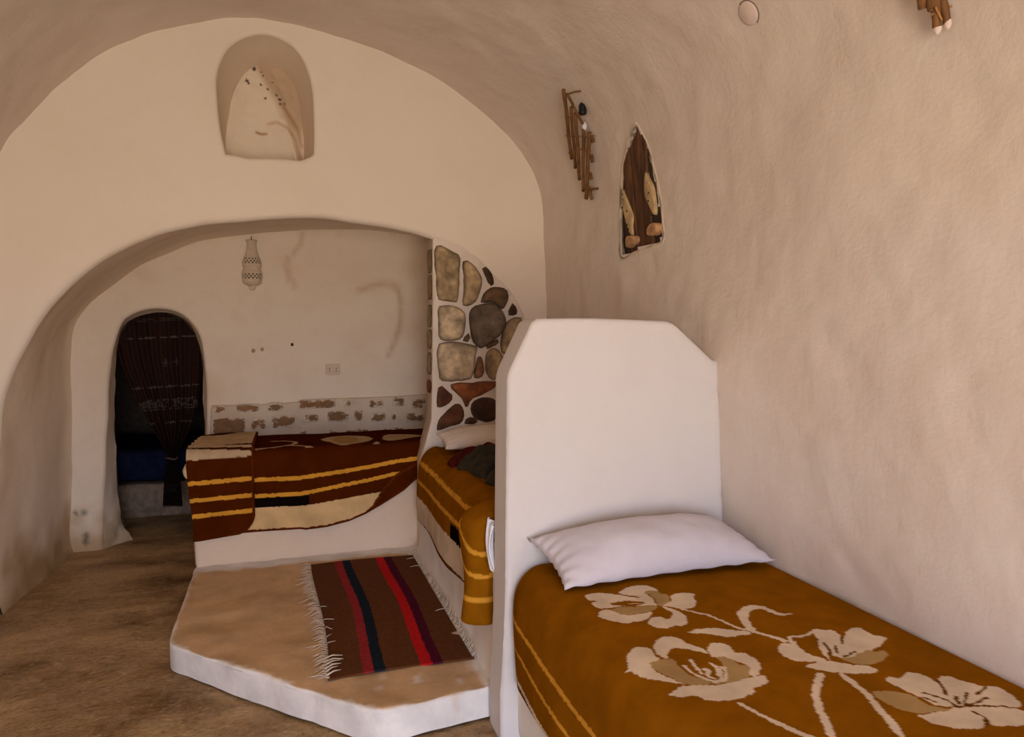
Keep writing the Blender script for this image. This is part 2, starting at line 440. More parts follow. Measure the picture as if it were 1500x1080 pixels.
# ---- end wall: big arch and niche
ARCH = catmull([(-1.40, -.03), (-1.39, .5), (-1.345, 1.04), (-1.29, 1.22), (-1.19, 1.47), (-1.05, 1.66), (-.89, 1.81), (-.76, 1.9), (-.6, 1.98), (-.47, 2.02), (-.26, 2.06), (-.01, 2.09),
                (.24, 2.105), (.43, 2.085), (.67, 2.06), (.89, 2.015), (1.04, 1.95), (1.16, 1.87), (1.27, 1.78), (1.36, 1.69), (1.41, 1.59), (1.45, 1.48), (1.48, 1.1), (1.49, .5), (1.49, -.03)], 6)
NICHE = catmull([(-.25, 2.425), (-.275, 2.56), (-.29, 2.73), (-.28, 2.87), (-.225, 2.985), (-.14, 3.055), (-.05, 3.085), (.04, 3.075), (.13, 3.02), (.18, 2.93), (.21, 2.80), (.215, 2.62), (.21, 2.45)], 5)
ledge = np.array([(.14, 2.418), (.05, 2.425), (-.05, 2.42), (-.14, 2.412), (-.2, 2.425)])
NLOOP = np.vstack([NICHE, ledge])
R = .035
wob = lambda p, a=.008: p+a*np.stack([vn(np.c_[p, 0*p[:, 0]], .18, 3.), vn(np.c_[p, 0*p[:, 0]], .18, 9.)], 1)
ARCH = wob(ARCH); NLOOP = wob(NLOOP, .004)
P, T, d, loops = tri2d([(-1.9, -.04), (2.1, -.04), (2.1, 3.4), (-1.9, 3.4)], [ARCH, NLOOP], .03, (R*.15, R*.5, R))
da, dn = dist(P, ARCH), dist(P, NLOOP)
def rnd(dv, r): q = np.clip(dv, 0, r); return r-np.sqrt(np.maximum(r*r-(r-q)**2, 0))
yy = YW+rnd(da, R)+rnd(dn, .02)
V = np.stack([P[:, 0], yy, P[:, 1]], 1); V[:, 1] += .008*fbm(V, .5, 3)*np.clip(np.minimum(da, dn)/.1, 0, 1)
we = struct(obj('wall_end', V, T, 'endwall'), 'plaster end wall pierced by the wide alcove arch and a small arched niche', 'wall')
# niche: flaring sides, blocked back
inner = catmull([(-.275, 2.43), (-.262, 2.6), (-.235, 2.75), (-.195, 2.88), (-.125, 2.985), (-.05, 3.02), (.04, 3.015), (.11, 2.95), (.15, 2.8), (.165, 2.62), (.16, 2.43)], 5)
A_ = resample(wob(NICHE, .004), n=50); B_ = resample(inner, n=50); st = np.linspace(0, 1, 9)
P = np.zeros((9, 50, 3))
for i, s in enumerate(st):
    c2 = A_*(1-s)+B_*s; P[i] = np.stack([c2[:, 0], np.full(50, YW+.012+.36*s), c2[:, 1]], 1)
P += .006*fbm(P, .12, 2)[..., None]*np.array([1, 0, 1])*st[:, None, None]
obj('niche_lining', P.reshape(-1, 3), gfaces(9, 50), 'alcove', we)
q, T, d, _ = tri2d(np.vstack([B_+(B_-[-.05, 2.7])*.05, [(.165, 2.36), (-.275, 2.36)]]), (), .007)
V = np.stack([q[:, 0], np.full(len(q), YW+.315), q[:, 1]], 1)
V[:, 1] += .02*fbm(V, .15, 3)-.05*np.clip((.2-V[:, 0]-1.1*(2.86-V[:, 2]))/.3, -.3, .35)*0
rid = np.exp(-((V[:, 0]-.06-.25*(2.75-V[:, 2]))/.018)**2)*np.clip((2.8-V[:, 2])/.2, 0, 1)
V[:, 1] += .03*np.clip((V[:, 0]-.02+.4*(V[:, 2]-2.75))/.08, 0, 1)-.02*rid
nq = lambda pts: np.array([on_y(290+x/4.91, 30+y/4.91, YW+.315)[[0, 2]] for x, y in pts])
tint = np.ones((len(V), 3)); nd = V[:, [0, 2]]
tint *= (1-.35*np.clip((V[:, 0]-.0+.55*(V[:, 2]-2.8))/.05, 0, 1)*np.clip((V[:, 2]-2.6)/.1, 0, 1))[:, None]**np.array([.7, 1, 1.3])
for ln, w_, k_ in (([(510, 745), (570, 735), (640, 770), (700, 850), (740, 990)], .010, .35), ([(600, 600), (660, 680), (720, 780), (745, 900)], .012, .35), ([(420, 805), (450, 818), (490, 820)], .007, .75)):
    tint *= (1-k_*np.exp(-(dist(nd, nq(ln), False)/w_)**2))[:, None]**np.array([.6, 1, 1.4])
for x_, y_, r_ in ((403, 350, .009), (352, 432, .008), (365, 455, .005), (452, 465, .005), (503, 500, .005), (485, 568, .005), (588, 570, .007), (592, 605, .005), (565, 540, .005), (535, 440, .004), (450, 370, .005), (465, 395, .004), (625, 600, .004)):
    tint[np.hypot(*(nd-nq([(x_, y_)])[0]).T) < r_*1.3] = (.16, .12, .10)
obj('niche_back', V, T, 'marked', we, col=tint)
V = np.array([(-.32, YW+.0, 2.395), (.26, YW+.0, 2.41), (.26, YW+.36, 2.425), (-.32, YW+.36, 2.42)])
gu, gv = np.meshgrid(np.linspace(0, 1, 30), np.linspace(0, 1, 20), indexing='ij')
V = ((1-gu)*(1-gv))[..., None]*V[0]+(gu*(1-gv))[..., None]*V[1]+(gu*gv)[..., None]*V[2]+((1-gu)*gv)[..., None]*V[3]
V[..., 2] += .006*fbm(V, .08, 2)-.012; V[..., 1] += .015
obj('niche_ledge', V.reshape(-1, 3), gfaces(30, 20), 'endwall', we)

# ---- alcove: low vault lofted from the arch to the back wall
BACK = catmull([(-1.335, -.03), (-1.31, .5), (-1.285, .95), (-1.275, 1.42), (-1.2, 1.59), (-1.09, 1.71), (-.89, 1.875), (-.72, 1.96), (-.46, 2.075), (-.02, 2.15), (.55, 2.195), (1.1, 2.14), (1.4, 1.9), (1.5, 1.4), (1.52, .6), (1.52, -.03)], 8)
NA = 170
ang = lambda c: np.unwrap(np.arctan2(c[:, 1]-.9, c[:, 0]-.05))
def by_angle(c, n):
    a = -ang(c); a = np.maximum.accumulate(a); s = np.linspace(0, 1, n); lo = np.array([a[0], a[-1]])
    return a, c
A_ = resample(ARCH, n=NA); B_ = resample(BACK, n=NA); NS = 42
P = np.zeros((NS, NA, 3))
for i, s in enumerate(np.linspace(0, 1, NS)):
    e2 = s**.9
    c2 = A_*(1-e2)+B_*e2
    P[i] = np.stack([c2[:, 0], np.full(NA, YW+R+(YB+.04-YW-R)*s), c2[:, 1]], 1)
Nn = gnormals(P); P += Nn*(.012*fbm(P, .4, 3)*np.clip(np.linspace(0, 1, NS)*8, 0, 1)[:, None])[..., None]
foot = np.exp(-np.clip(P[..., 2], 0, 9)/.05)*(.020+.010*fbm(P, .12, 3, 6.)); P[..., 0] += foot*np.where(P[..., 0] < 0, 1, -1)*(np.abs(P[..., 0]) > 1.2)
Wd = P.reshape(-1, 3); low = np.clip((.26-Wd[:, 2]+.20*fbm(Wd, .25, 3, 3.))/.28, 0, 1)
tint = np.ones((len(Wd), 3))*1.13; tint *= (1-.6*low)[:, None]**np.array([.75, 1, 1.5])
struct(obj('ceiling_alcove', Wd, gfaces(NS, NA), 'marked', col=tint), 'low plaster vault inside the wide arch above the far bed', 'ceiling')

# ---- alcove back wall with the curtained doorway
FRONT_D = np.array([(on_y(x, y, YB)[0], on_y(x, y, YB)[2]) for x, y in [(150, 806), (152, 740), (155, 650), (160, 560), (166, 505), (178, 472), (200, 457), (228, 452), (258, 457), (282, 476), (295, 505), (301, 560), (302, 640)]])
DO = np.vstack([catmull(FRONT_D, 5), [(-.475, .4), (-.475, -.02), (-1.11, -.02)]])
DO = wob(DO, .006)
YI = 5.5
BACK_D = np.array([(on_y(x, y, YI)[0], on_y(x, y, YI)[2]) for x, y in [(192, 798), (176, 745), (169, 650), (167, 560), (174, 500), (184, 474), (204, 462), (228, 457), (256, 461), (279, 479), (292, 507), (298, 560), (299, 640)]])
DI = catmull(BACK_D, 5)
P, T, d, loops = tri2d([(-1.6, -.04), (1.8, -.04), (1.8, 2.5), (-1.6, 2.5)], [DO], .03, (.006, .02))
dd = dist(P, DO)
V = np.stack([P[:, 0], YB+rnd(dd, .025), P[:, 1]], 1)
V[:, 1] += (.012*fbm(V, .45, 3))*np.clip(dd/.08, 0, 1)
# old cracks filled with plaster: raised winding ridges
cr1 = np.array([(on_y(x, y, YB)[0], on_y(x, y, YB)[2]) for x, y in [(520, 425), (560, 415), (580, 425), (584, 460), (578, 490), (566, 520)]])
cr2 = np.array([(on_y(x, y, YB)[0], on_y(x, y, YB)[2]) for x, y in [(440, 340), (434, 362), (418, 380), (417, 398), (430, 420)]])
V[:, 1] -= .016*np.exp(-(dist(P, catmull(cr1, 4), False)/.022)**2)+.012*np.exp(-(dist(P, catmull(cr2, 4), False)/.018)**2)
tint = np.ones((len(V), 3))
for ln, w_, k_ in ((cr1, .02, .3), (cr2, .018, .22)):
    tint *= (1-k_*np.exp(-(dist(P-[.014, -.004], catmull(ln, 4), False)/w_)**2))[:, None]**np.array([.6, 1, 1.4])
tint *= (1-.22*np.clip(fbm(V*[1, 0, 1], .5, 3, 2.)-.25, 0, 1))[:, None]**np.array([.6, 1, 1.4])
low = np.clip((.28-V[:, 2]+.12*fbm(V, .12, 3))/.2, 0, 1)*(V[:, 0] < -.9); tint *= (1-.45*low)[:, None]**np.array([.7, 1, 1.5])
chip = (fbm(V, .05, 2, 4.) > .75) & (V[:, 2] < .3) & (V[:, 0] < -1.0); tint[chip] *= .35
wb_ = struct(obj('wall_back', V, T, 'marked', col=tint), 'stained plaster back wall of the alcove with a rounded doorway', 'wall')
A_ = resample(wob(catmull(FRONT_D, 5), .006), n=70); B_ = resample(DI, n=70)
A_ = np.vstack([A_, [(-.475, .4), (-.475, 0)]]); B_ = np.vstack([B_, [(-.55, .4), (-.55, 0)]])
A_[0, 1] = B_[0, 1] = -.02
P = np.zeros((9, len(A_), 3))
for i, s in enumerate(np.linspace(0, 1, 9)):
    c2 = A_*(1-s)+B_*s; P[i] = np.stack([c2[:, 0], np.full(len(A_), YB+.026+(YI-YB-.014)*s), c2[:, 1]], 1)
P += (.010*fbm(P, .15, 3)*np.linspace(0, 1, 9)[:, None])[..., None]*np.array([1, 0, 1])
P[..., 0] += .05*np.exp(-np.clip(P[..., 2], 0, 9)/.10)*fbm(P, .1, 3, 8.)*(P[..., 0] < -.8)*np.linspace(0, 1, 9)[:, None]
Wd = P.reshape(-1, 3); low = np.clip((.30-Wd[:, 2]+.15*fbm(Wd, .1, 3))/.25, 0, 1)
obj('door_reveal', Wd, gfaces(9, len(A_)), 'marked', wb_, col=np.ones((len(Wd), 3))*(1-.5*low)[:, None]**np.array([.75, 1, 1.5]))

# ---- dark store room behind the curtain
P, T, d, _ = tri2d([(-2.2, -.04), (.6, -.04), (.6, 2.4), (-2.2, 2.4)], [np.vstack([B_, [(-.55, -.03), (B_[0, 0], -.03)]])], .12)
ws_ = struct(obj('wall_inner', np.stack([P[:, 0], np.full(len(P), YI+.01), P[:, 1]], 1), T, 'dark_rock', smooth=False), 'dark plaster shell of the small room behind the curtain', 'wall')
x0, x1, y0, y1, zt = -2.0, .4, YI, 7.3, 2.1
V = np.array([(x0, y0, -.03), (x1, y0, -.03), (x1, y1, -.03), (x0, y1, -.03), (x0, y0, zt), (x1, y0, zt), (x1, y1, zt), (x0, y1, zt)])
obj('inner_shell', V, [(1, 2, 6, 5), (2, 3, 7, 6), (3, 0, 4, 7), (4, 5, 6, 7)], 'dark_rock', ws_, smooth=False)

# ---- raised step (platform) between the beds
PLP = np.array([(-.485, 3.32), (.30, 2.475), (.80, 2.54), (1.6, 2.54), (1.6, 4.40), (-.475, 4.40)])
def edge_round(p, k=2, cut=.035):
    for _ in range(k):
        q = []
        for i in range(len(p)):
            a, b = p[i], p[(i+1) % len(p)]; L = np.linalg.norm(b-a); t = min(.25, cut/L)
            q += [a+(b-a)*t, b-(b-a)*t]
        p = np.array(q)
    return p
PLO = edge_round(PLP)
V, Fc, d = slab(PLO, lambda u, v, w: np.stack([u, v, w], 1), PLAT, .011, .025, .006, 2.)
edge = np.clip((d-.005-.008*vn(V, .06))/.008, 0, 1)*(V[:, 2] > PLAT-.03)
far = np.clip((4.24-V[:, 1]+.02*vn(V, .05))/.03, 0, 1)*np.clip((.735-V[:, 0]+.015*vn(V, .05))/.02, 0, 1)
edge = edge*far
blot = np.clip((fbm(V, .05, 3)-.62)/.15, 0, 1)*np.clip((2.85-V[:, 1])/.2, 0, 1)
edge = edge*(1-.8*blot)
top = np.array((.62, .41, .22)); sid = np.array((.80, .755, .70))
col = sid*(1-edge[:, None])+top*edge[:, None]
Pj = V+.005*fbm(V, .1, 2)[:, None]*np.array([1, 1, 0])
struct(obj('floor_platform', Pj, Fc, 'platform', col=col), 'low raised step with tan top and whitewashed riser between the beds', 'platform')

# ---- stone-faced partition filling the right side of the arch
def sz(pts): return np.array([(on_y(590+x/3.271, 330+y/3.271, YW)[0], on_y(590+x/3.271, 330+y/3.271, YW)[2]) for x, y in pts])
right_edge = ARCH[(ARCH[:, 0] > .9)]
SW = np.vstack([[(.80, .1), (.80, .68), (.84, .8), (.872, .92), (.878, 1.1), (.885, 1.6), (.888, 2.03)], right_edge+[.03, .02], [(1.53, .1)]])
V, Fc, d = slab(SW, lambda u, v, w: np.stack([u, YW+.17-w, v], 1), .17, .012, .025, .008, 4., back=True)
sw = struct(obj('wall_stone', V, Fc, 'mortar'), 'partition of irregular brown stones set in white mortar beside the arch', 'wall')
TAN = (.50, .36, .20); SAND = (.58, .45, .29); RED = (.30, .09, .03); DRK = (.075, .035, .018); BRN = (.17, .10, .05); GRY = (.20, .15, .10)
stones = [([(160, 100), (240, 130), (272, 155), (268, 250), (265, 345), (250, 368), (175, 355), (162, 340), (160, 220)], TAN),
 ([(292, 175), (330, 185), (362, 225), (378, 270), (368, 320), (345, 370), (310, 385), (287, 370), (295, 280)], TAN),
 ([(375, 368), (395, 320), (440, 298), (490, 305), (503, 330), (495, 375), (475, 402), (440, 372), (400, 368)], BRN),
 ([(383, 208), (400, 205), (428, 240), (432, 285), (420, 288), (405, 255)], DRK),
 ([(175, 388), (255, 392), (295, 425), (300, 480), (280, 540), (215, 552), (180, 540), (172, 460)], SAND),
 ([(325, 420), (345, 392), (395, 378), (440, 382), (475, 415), (488, 470), (455, 530), (400, 570), (365, 583), (335, 545), (325, 480)], GRY),
 ([(315, 522), (318, 552), (288, 553)], BRN),
 ([(175, 572), (345, 578), (350, 610), (325, 735), (200, 740), (180, 725)], SAND),
 ([(368, 622), (385, 670), (378, 728), (345, 732), (350, 680)], (.36, .17, .09)),
 ([(395, 620), (440, 590), (480, 640), (465, 725), (410, 727)], TAN),
 ([(570, 442), (500, 460), (475, 530), (472, 600), (490, 615), (535, 560), (580, 470)], TAN),
 ([(525, 380), (548, 422), (510, 430)], DRK),
 ([(400, 580), (455, 550), (450, 570), (410, 588)], BRN),
 ([(228, 765), (300, 757), (445, 752), (440, 775), (390, 810), (330, 830), (312, 860), (297, 873), (285, 825), (240, 790)], RED),
 ([(168, 870), (172, 790), (190, 772), (210, 800), (240, 825), (215, 855), (175, 872)], (.13, .04, .02)),
 ([(165, 980), (185, 920), (262, 852), (290, 895), (285, 940), (215, 965)], (.16, .055, .025)),
 ([(325, 880), (345, 838), (400, 825), (440, 840), (460, 890), (440, 930), (390, 943), (345, 925)], DRK),
 ([(297, 948), (320, 922), (355, 935), (350, 947)], DRK),
 ([(450, 800), (475, 780), (520, 790), (525, 840), (480, 860), (455, 830)], RED),
 ([(500, 640), (560, 580), (620, 590), (625, 690), (560, 735), (490, 720)], TAN),
 ([(540, 760), (640, 740), (650, 830), (560, 850)], BRN),
 ([(480, 880), (560, 870), (600, 920), (540, 960), (485, 940)], SAND)]
for pts, c in stones:
    p = sz(pts)
    if p[:, 0].max() > 1.44: p[:, 0] = np.minimum(p[:, 0], 1.44)
    p = inset(resample(catmull(p, 3, True), .012, closed=True), -.005)
    p = p+.0045*np.stack([fbm(np.c_[p, 0*p[:, 0]], .045, 2, 1.), fbm(np.c_[p, 0*p[:, 0]], .045, 2, 7.)], 1)
    big = max(np.ptp(p[:, 0]), np.ptp(p[:, 1]))
    rr = min(.02, big*.16)
    th = .03 if c is not GRY else .05
    cx = p.mean(0)
    V, Fc, d = slab(p, lambda u, v, w: np.stack([u, YW+.012-w, v], 1), th, rr, .03, .012, cx[0]*7)
    rim = np.clip(d/(rr*.55), 0, 1)[:, None]
    tone = (1+.5*vn(V, .05, cx[1]*5))[:, None]
    tone2 = np.clip(.5+fbm(V, .07, 3, cx[0]*9), 0, 1)[:, None]
    cc = np.array(c)*tone*(1-.25*tone2)
    obj('stone', V, Fc, 'stone', sw, col=cc*rim+np.array((.11, .072, .043))*(1-rim))
for ya, yb in ((110, 225), (235, 355), (380, 490), (500, 595), (612, 720), (745, 810)):
    za, zb = sz([(150, ya)])[0, 1], sz([(150, yb)])[0, 1]
    p = edge_round(np.array([(YW+.03, zb), (YW+.14, zb), (YW+.14, za), (YW+.03, za)]), 2, .010)
    xl = float(np.interp((za+zb)/2, [.92, 1.1, 1.6, 2.03], [.872, .878, .885, .888]))
    V, Fc, d = slab(p, lambda u, v, w: np.stack([xl+.012-w, u, v], 1), .02, .008, .04, .003)
    c = np.array(TAN if ya < 740 else RED)*.75
    obj('stone', V, Fc, 'stone', sw, col=np.tile(c, (len(V), 1))*np.clip(d/.008, .3, 1)[:, None])

# ---- limewashed brick band along the foot of the alcove wall
DA = np.array([(-.47, .5), (1.2, .5), (1.2, .985), (1.07, .975), (.8, .965), (.5, .965), (.25, .962), (.05, .945), (-.2, .938), (-.45, .942)])
V, Fc, d = slab(DA, lambda u, v, w: np.stack([u, YB+.04-w, v], 1), .075, .012, .025, .006, 3.)
dado = struct(obj('wall_dado', V, Fc, 'dado'), 'low band of limewashed bricks along the alcove wall behind the far bed', 'wall')
bricks = [(115, 920, 185, 957), (228, 917, 348, 953), (388, 908, 472, 947), (543, 893, 738, 933), (772, 893, 815, 920), (908, 890, 985, 928), (1028, 873, 1088, 920), (1125, 885, 1200, 932),
 (112, 987, 280, 1064), (308, 987, 380, 1040), (410, 973, 532, 1030), (568, 968, 650, 1005), (692, 948, 802, 1002), (833, 940, 878, 996), (912, 955, 990, 997), (1018, 965, 1045, 998), (1090, 962, 1190, 1002),
 (548, 1042, 590, 1075), (690, 1046, 755, 1075), (788, 1036, 905, 1068), (930, 1036, 1130, 1060)]
for a, b_, c_, d_ in bricks:
    p0, p1 = on_y(280+a/3.483, 330+b_/3.483, YB-.035), on_y(280+c_/3.483, 330+d_/3.483, YB-.035)
    L = resample(np.array([(p0[0], p1[2]), (p1[0], p1[2]), (p1[0], p0[2]), (p0[0], p0[2])]), .03, closed=True)
    L = edge_round(L, 1)+.004*RNG.uniform(-1, 1, (1, 2))
    V, Fc, d = slab(L, lambda u, v, w: np.stack([u, YB-.03-w, v], 1), .014, .006, .02, .004, a*.01)
    wash = .24-.30*np.clip(d/.018, 0, 1)+.14*vn(V, .035, a*.1)
    if (b_, a) == (987, 112): wash -= .1
    obj('brick', V, Fc, 'brick', dado, col=np.tile(wash[:, None], (1, 3)))

# ================================================================== BEDS
# far bed in the alcove
V, Fc = rbox((-.475, 4.335, .10), (1.45, 5.25, .60), .025, .03, .012, 1.)
tag(obj('masonry_bed', V, Fc, 'tanwash'), 'long whitewashed masonry bed base under the striped blanket in the alcove', 'bed')
# middle bed
V, Fc = rbox((.782, 2.515, .10), (1.60, 4.185, .68), .03, .03, .010, 2.)
fl = np.clip((.22-V[:, 2])/.1, 0, 1); V[:, 0] -= .03*fl*fl*(V[:, 0] < 1)
tag(obj('masonry_bed', V, Fc, 'white'), 'whitewashed masonry bed base beside the striped rug, at the stone partition', 'bed')
# near bed: base and tall headboard
nb = thing('plaster_bed', 'whitewashed masonry bed with a tall chamfered headboard against the right wall', 'bed', (1.2, 1.4, 0))
V, Fc = rbox((.80, .42, -.02), (1.655, 2.42, .56), .04, .03, .010, 3.)
obj('base', local(V, nb), Fc, 'white', nb)
HB = np.array([(.765, -.02), (1.72, -.02), (1.66, .7), (1.625, 1.36), (1.60, 1.362), (1.425, 1.505), (1.39, 1.514), (1.1, 1.524), (.875, 1.522), (.855, 1.512), (.768, 1.335), (.762, 1.31), (.756, .7)])
V, Fc, d = slab(HB, lambda u, v, w: np.stack([u, 2.505-w, v], 1), .145, .014, .025, .005, 6.)
Vb, Fb, db = slab(HB, lambda u, v, w: np.stack([u, 2.49+w, v], 1), .015, .010, .04, .004, 6.)
V, Fc = join([(V, Fc), (Vb, [f[::-1] for f in Fb])])
fl = np.clip((.75-V[:, 2])/.6, 0, 1)**2; V[:, 0] -= .028*fl*(V[:, 0] < 1.2)
obj('headboard', local(V, nb), Fc, 'headboard', nb)

# ---- blankets
BR = np.array((.25, .088, .003)); BR1 = np.array((.070, .013, .0015)); CREAM = np.array((.72, .58, .42)); TAN2 = np.array((.42, .27, .11)); YEL = np.array((.66, .31, .035)); BLK = np.array((.007, .004, .003))
def strip(path, ys, wave=None):
    """path (n,2) in cross-section, swept along ys"""
    P = np.zeros((len(path), len(ys), 3)); return P
def sheet_obj(name, P, col, parent=None, thick=.008, mat='blanket'):
    o = obj(name, P.reshape(-1, 3), gfaces(*P.shape[:2]), mat, parent, col=col)
    md = o.modifiers.new('thickness', 'SOLIDIFY'); md.thickness = thick; md.offset = -1
    return o
def paint(col, mask, c): col[mask] = c

# near bed blanket
ZT = .640
path = [(1.684, .595), (1.668, .618), (1.64, ZT)]
path += [(x, ZT+.006*math.sin((1.6-x)*4)) for x in np.linspace(1.55, .90, 10)]
path += [(.86, ZT+.001), (.825, ZT-.012), (.795, ZT-.04), (.775, ZT-.08), (.766, ZT-.14), (.764, .42), (.766, .33), (.770, .235)]
path = resample(catmull(path, 8), .0042); ysn = np.arange(.43, 2.352, .0042)
P = np.zeros((len(path), len(ysn), 3)); P[..., 0] = path[:, :1]; P[..., 2] = path[:, 1:]; P[..., 1] = ysn
P[..., 2] += .006*fbm(P*[1, 1, 0], .35, 2)*np.clip((1.66-P[..., 0])/.1, 0, 1)
drop = np.clip((ZT-.1-P[..., 2])/.3, 0, 1)
P[..., 0] += drop*.012*np.sin(P[..., 1]*9+.5*np.sin(P[..., 1]*5)); P[..., 2] += drop*.02*np.sin(P[..., 1]*4+1)
# head end: the corner is tucked in and rounds off
hd = np.clip((P[..., 1]-2.25)/.1, 0, 1)
P[..., 0] += hd**2*.02*(P[..., 0] < 1); P[..., 2] -= hd**2*.012
W = P.reshape(-1, 3); jit = .0035*np.stack([vn(W, .012, 3.), vn(W, .012, 8.)], 1)
Q = W[:, :2]+jit; top = W[:, 2] > ZT-.06
col = np.tile(BR, (len(W), 1))
za = lambda pts, o=(850, 850), s=4.6875: np.array([on_z(o[0]+x/s, o[1]+y/s, ZT+.003)[:2] for x, y in pts])
zb = lambda pts: za(pts, (1130, 900), 4.054)
white = [za(p) for p in (
 [(42, 120), (130, 103), (250, 115), (340, 135), (440, 150), (510, 180), (520, 200), (400, 205), (290, 205), (240, 210), (150, 222), (85, 200), (80, 180), (120, 165), (50, 155)],
 [(268, 95), (340, 60), (430, 52), (500, 70), (540, 95), (480, 95), (440, 100), (470, 130), (500, 150), (505, 180), (420, 145), (350, 125), (290, 115)],
 [(120, 265), (150, 235), (220, 230), (260, 250), (330, 270), (420, 262), (500, 248), (470, 290), (390, 315), (310, 325), (230, 310), (150, 290)],
 [(625, 125), (690, 108), (775, 112), (780, 150), (798, 180), (780, 215), (700, 228), (600, 205), (570, 205), (625, 160)],
 [(560, 205), (620, 220), (690, 255), (735, 300), (720, 340), (650, 348), (585, 365), (500, 350), (465, 325), (490, 295), (545, 285), (600, 300), (640, 265), (600, 235)],
 [(1165, 385), (1120, 340), (1085, 285), (1085, 250), (1120, 215), (1180, 202), (1250, 208), (1330, 240), (1400, 258), (1460, 256), (1400, 273), (1320, 260), (1250, 228), (1190, 235), (1155, 270), (1165, 320), (1205, 385)],
 [(735, 395), (790, 375), (920, 362), (1040, 375), (1160, 385), (1150, 400), (1080, 410), (1000, 420), (920, 408), (830, 395)])]
big = [za(p) for p in (
 [(325, 540), (355, 500), (405, 485), (480, 500), (520, 545), (550, 570), (500, 590), (475, 600), (510, 650), (590, 690), (720, 740), (600, 725), (480, 685), (400, 640), (360, 610), (315, 605), (350, 590), (330, 560)],
 [(500, 480), (540, 435), (610, 420), (690, 435), (715, 460), (800, 485), (860, 510), (870, 530), (800, 515), (720, 500), (640, 495), (600, 520), (600, 565), (560, 555), (510, 510)],
 [(870, 490), (910, 460), (1000, 468), (1045, 500), (1060, 522), (1130, 525), (1200, 560), (1240, 610), (1225, 670), (1165, 680), (1165, 640), (1130, 600), (1060, 580), (1000, 555), (930, 552), (895, 550)],
 [(615, 800), (660, 775), (720, 750), (850, 745), (960, 740), (1100, 710), (1220, 680), (1275, 695), (1275, 735), (1190, 765), (1200, 795), (1080, 840), (940, 855), (860, 845), (800, 822), (700, 828)])]
bigtan = [za(p) for p in ([(475, 600), (560, 575), (640, 570), (680, 620), (760, 680), (890, 720), (860, 742), (740, 740), (600, 685), (520, 650)],
 [(930, 555), (1020, 560), (1080, 600), (1150, 610), (1165, 660), (1140, 700), (960, 735), (900, 725), (1000, 700), (1000, 640), (960, 580)])]
tan = [za(p) for p in ([(215, 235), (260, 212), (400, 210), (525, 205), (520, 225), (450, 250), (330, 270), (270, 250)],
 [(440, 95), (530, 95), (555, 115), (600, 120), (615, 160), (590, 190), (545, 205), (520, 170), (500, 140)])]
white3 = [zb(p) for p in ([(40, 240), (60, 195), (110, 195), (140, 185), (170, 225), (220, 260), (330, 295), (270, 305), (150, 300), (90, 280)],
 [(240, 120), (270, 108), (320, 115), (340, 108), (390, 125), (415, 150), (415, 190), (450, 110), (490, 88), (530, 92), (590, 125), (640, 135), (685, 155), (640, 200), (600, 225), (540, 245), (480, 275), (400, 280), (330, 250), (350, 290), (320, 270), (280, 220), (275, 170)],
 [(200, 330), (260, 312), (340, 298), (450, 318), (560, 328), (620, 345), (610, 372), (480, 375), (360, 368), (250, 350)])]
tan3 = [zb([(410, 285), (480, 272), (570, 230), (620, 240), (660, 225), (690, 255), (660, 290), (590, 320), (500, 315)])]
white4 = [zb(p) for p in ([(680, 410), (700, 392), (760, 405), (800, 365), (880, 372), (960, 410), (1010, 450), (1035, 500), (1060, 560), (1090, 578), (980, 570), (880, 520), (780, 470), (700, 430)],
 [(990, 400), (1040, 382), (1100, 400), (1200, 430), (1270, 445), (1330, 445), (1410, 485), (1475, 550), (1470, 580), (1350, 570), (1230, 575), (1100, 575), (1050, 530), (1035, 480), (1000, 430)],
 [(875, 630), (960, 615), (1100, 585), (1200, 580), (1350, 572), (1500, 600), (1560, 640), (1500, 690), (1330, 700), (1285, 670), (1270, 705), (1180, 722), (1020, 700), (920, 665)])]
tan4 = [zb([(600, 485), (700, 482), (820, 500), (900, 550), (980, 580), (1060, 600), (960, 610), (850, 618), (740, 590), (680, 555), (620, 520)])]
def fill(polys, c, off=(0, 0)):
    for p in polys:
        q = catmull(p, 3, True)+off
        lo, hi = q.min(0), q.max(0)
        i = np.where(top & (Q[:, 0] > lo[0]) & (Q[:, 0] < hi[0]) & (Q[:, 1] > lo[1]) & (Q[:, 1] < hi[1]))[0]
        if len(i): col[i[pip(Q[i], q)]] = c
def stroke(lines, c, w, off=(0, 0)):
    for p in lines:
        q = catmull(p, 4)+off; lo, hi = q.min(0)-w, q.max(0)+w
        i = np.where(top & (Q[:, 0] > lo[0]) & (Q[:, 0] < hi[0]) & (Q[:, 1] > lo[1]) & (Q[:, 1] < hi[1]))[0]
        if len(i): col[i[dist(Q[i], q, False) < w]] = c
dk = BR*.55
stroke([za(p) for p in ([(700, 230), (860, 270), (1000, 325), (1080, 360), (1170, 378), (1300, 412), (1415, 442)], [(1100, 870), (1200, 930), (1330, 990), (1500, 1070), (1700, 1150)])], CREAM, .0058)
stroke([zb(p) for p in ([(115, 190), (115, 155), (180, 155), (250, 125)], [(0, 160), (80, 185)])], CREAM, .005)
stroke([zb(p) for p in ([(290, 385), (265, 480), (280, 580), (320, 660), (360, 740), (420, 840)], [(420, 385), (540, 480), (640, 590), (760, 740), (860, 880)], [(0, 650), (90, 690), (190, 735), (400, 820)])], CREAM, .0085)
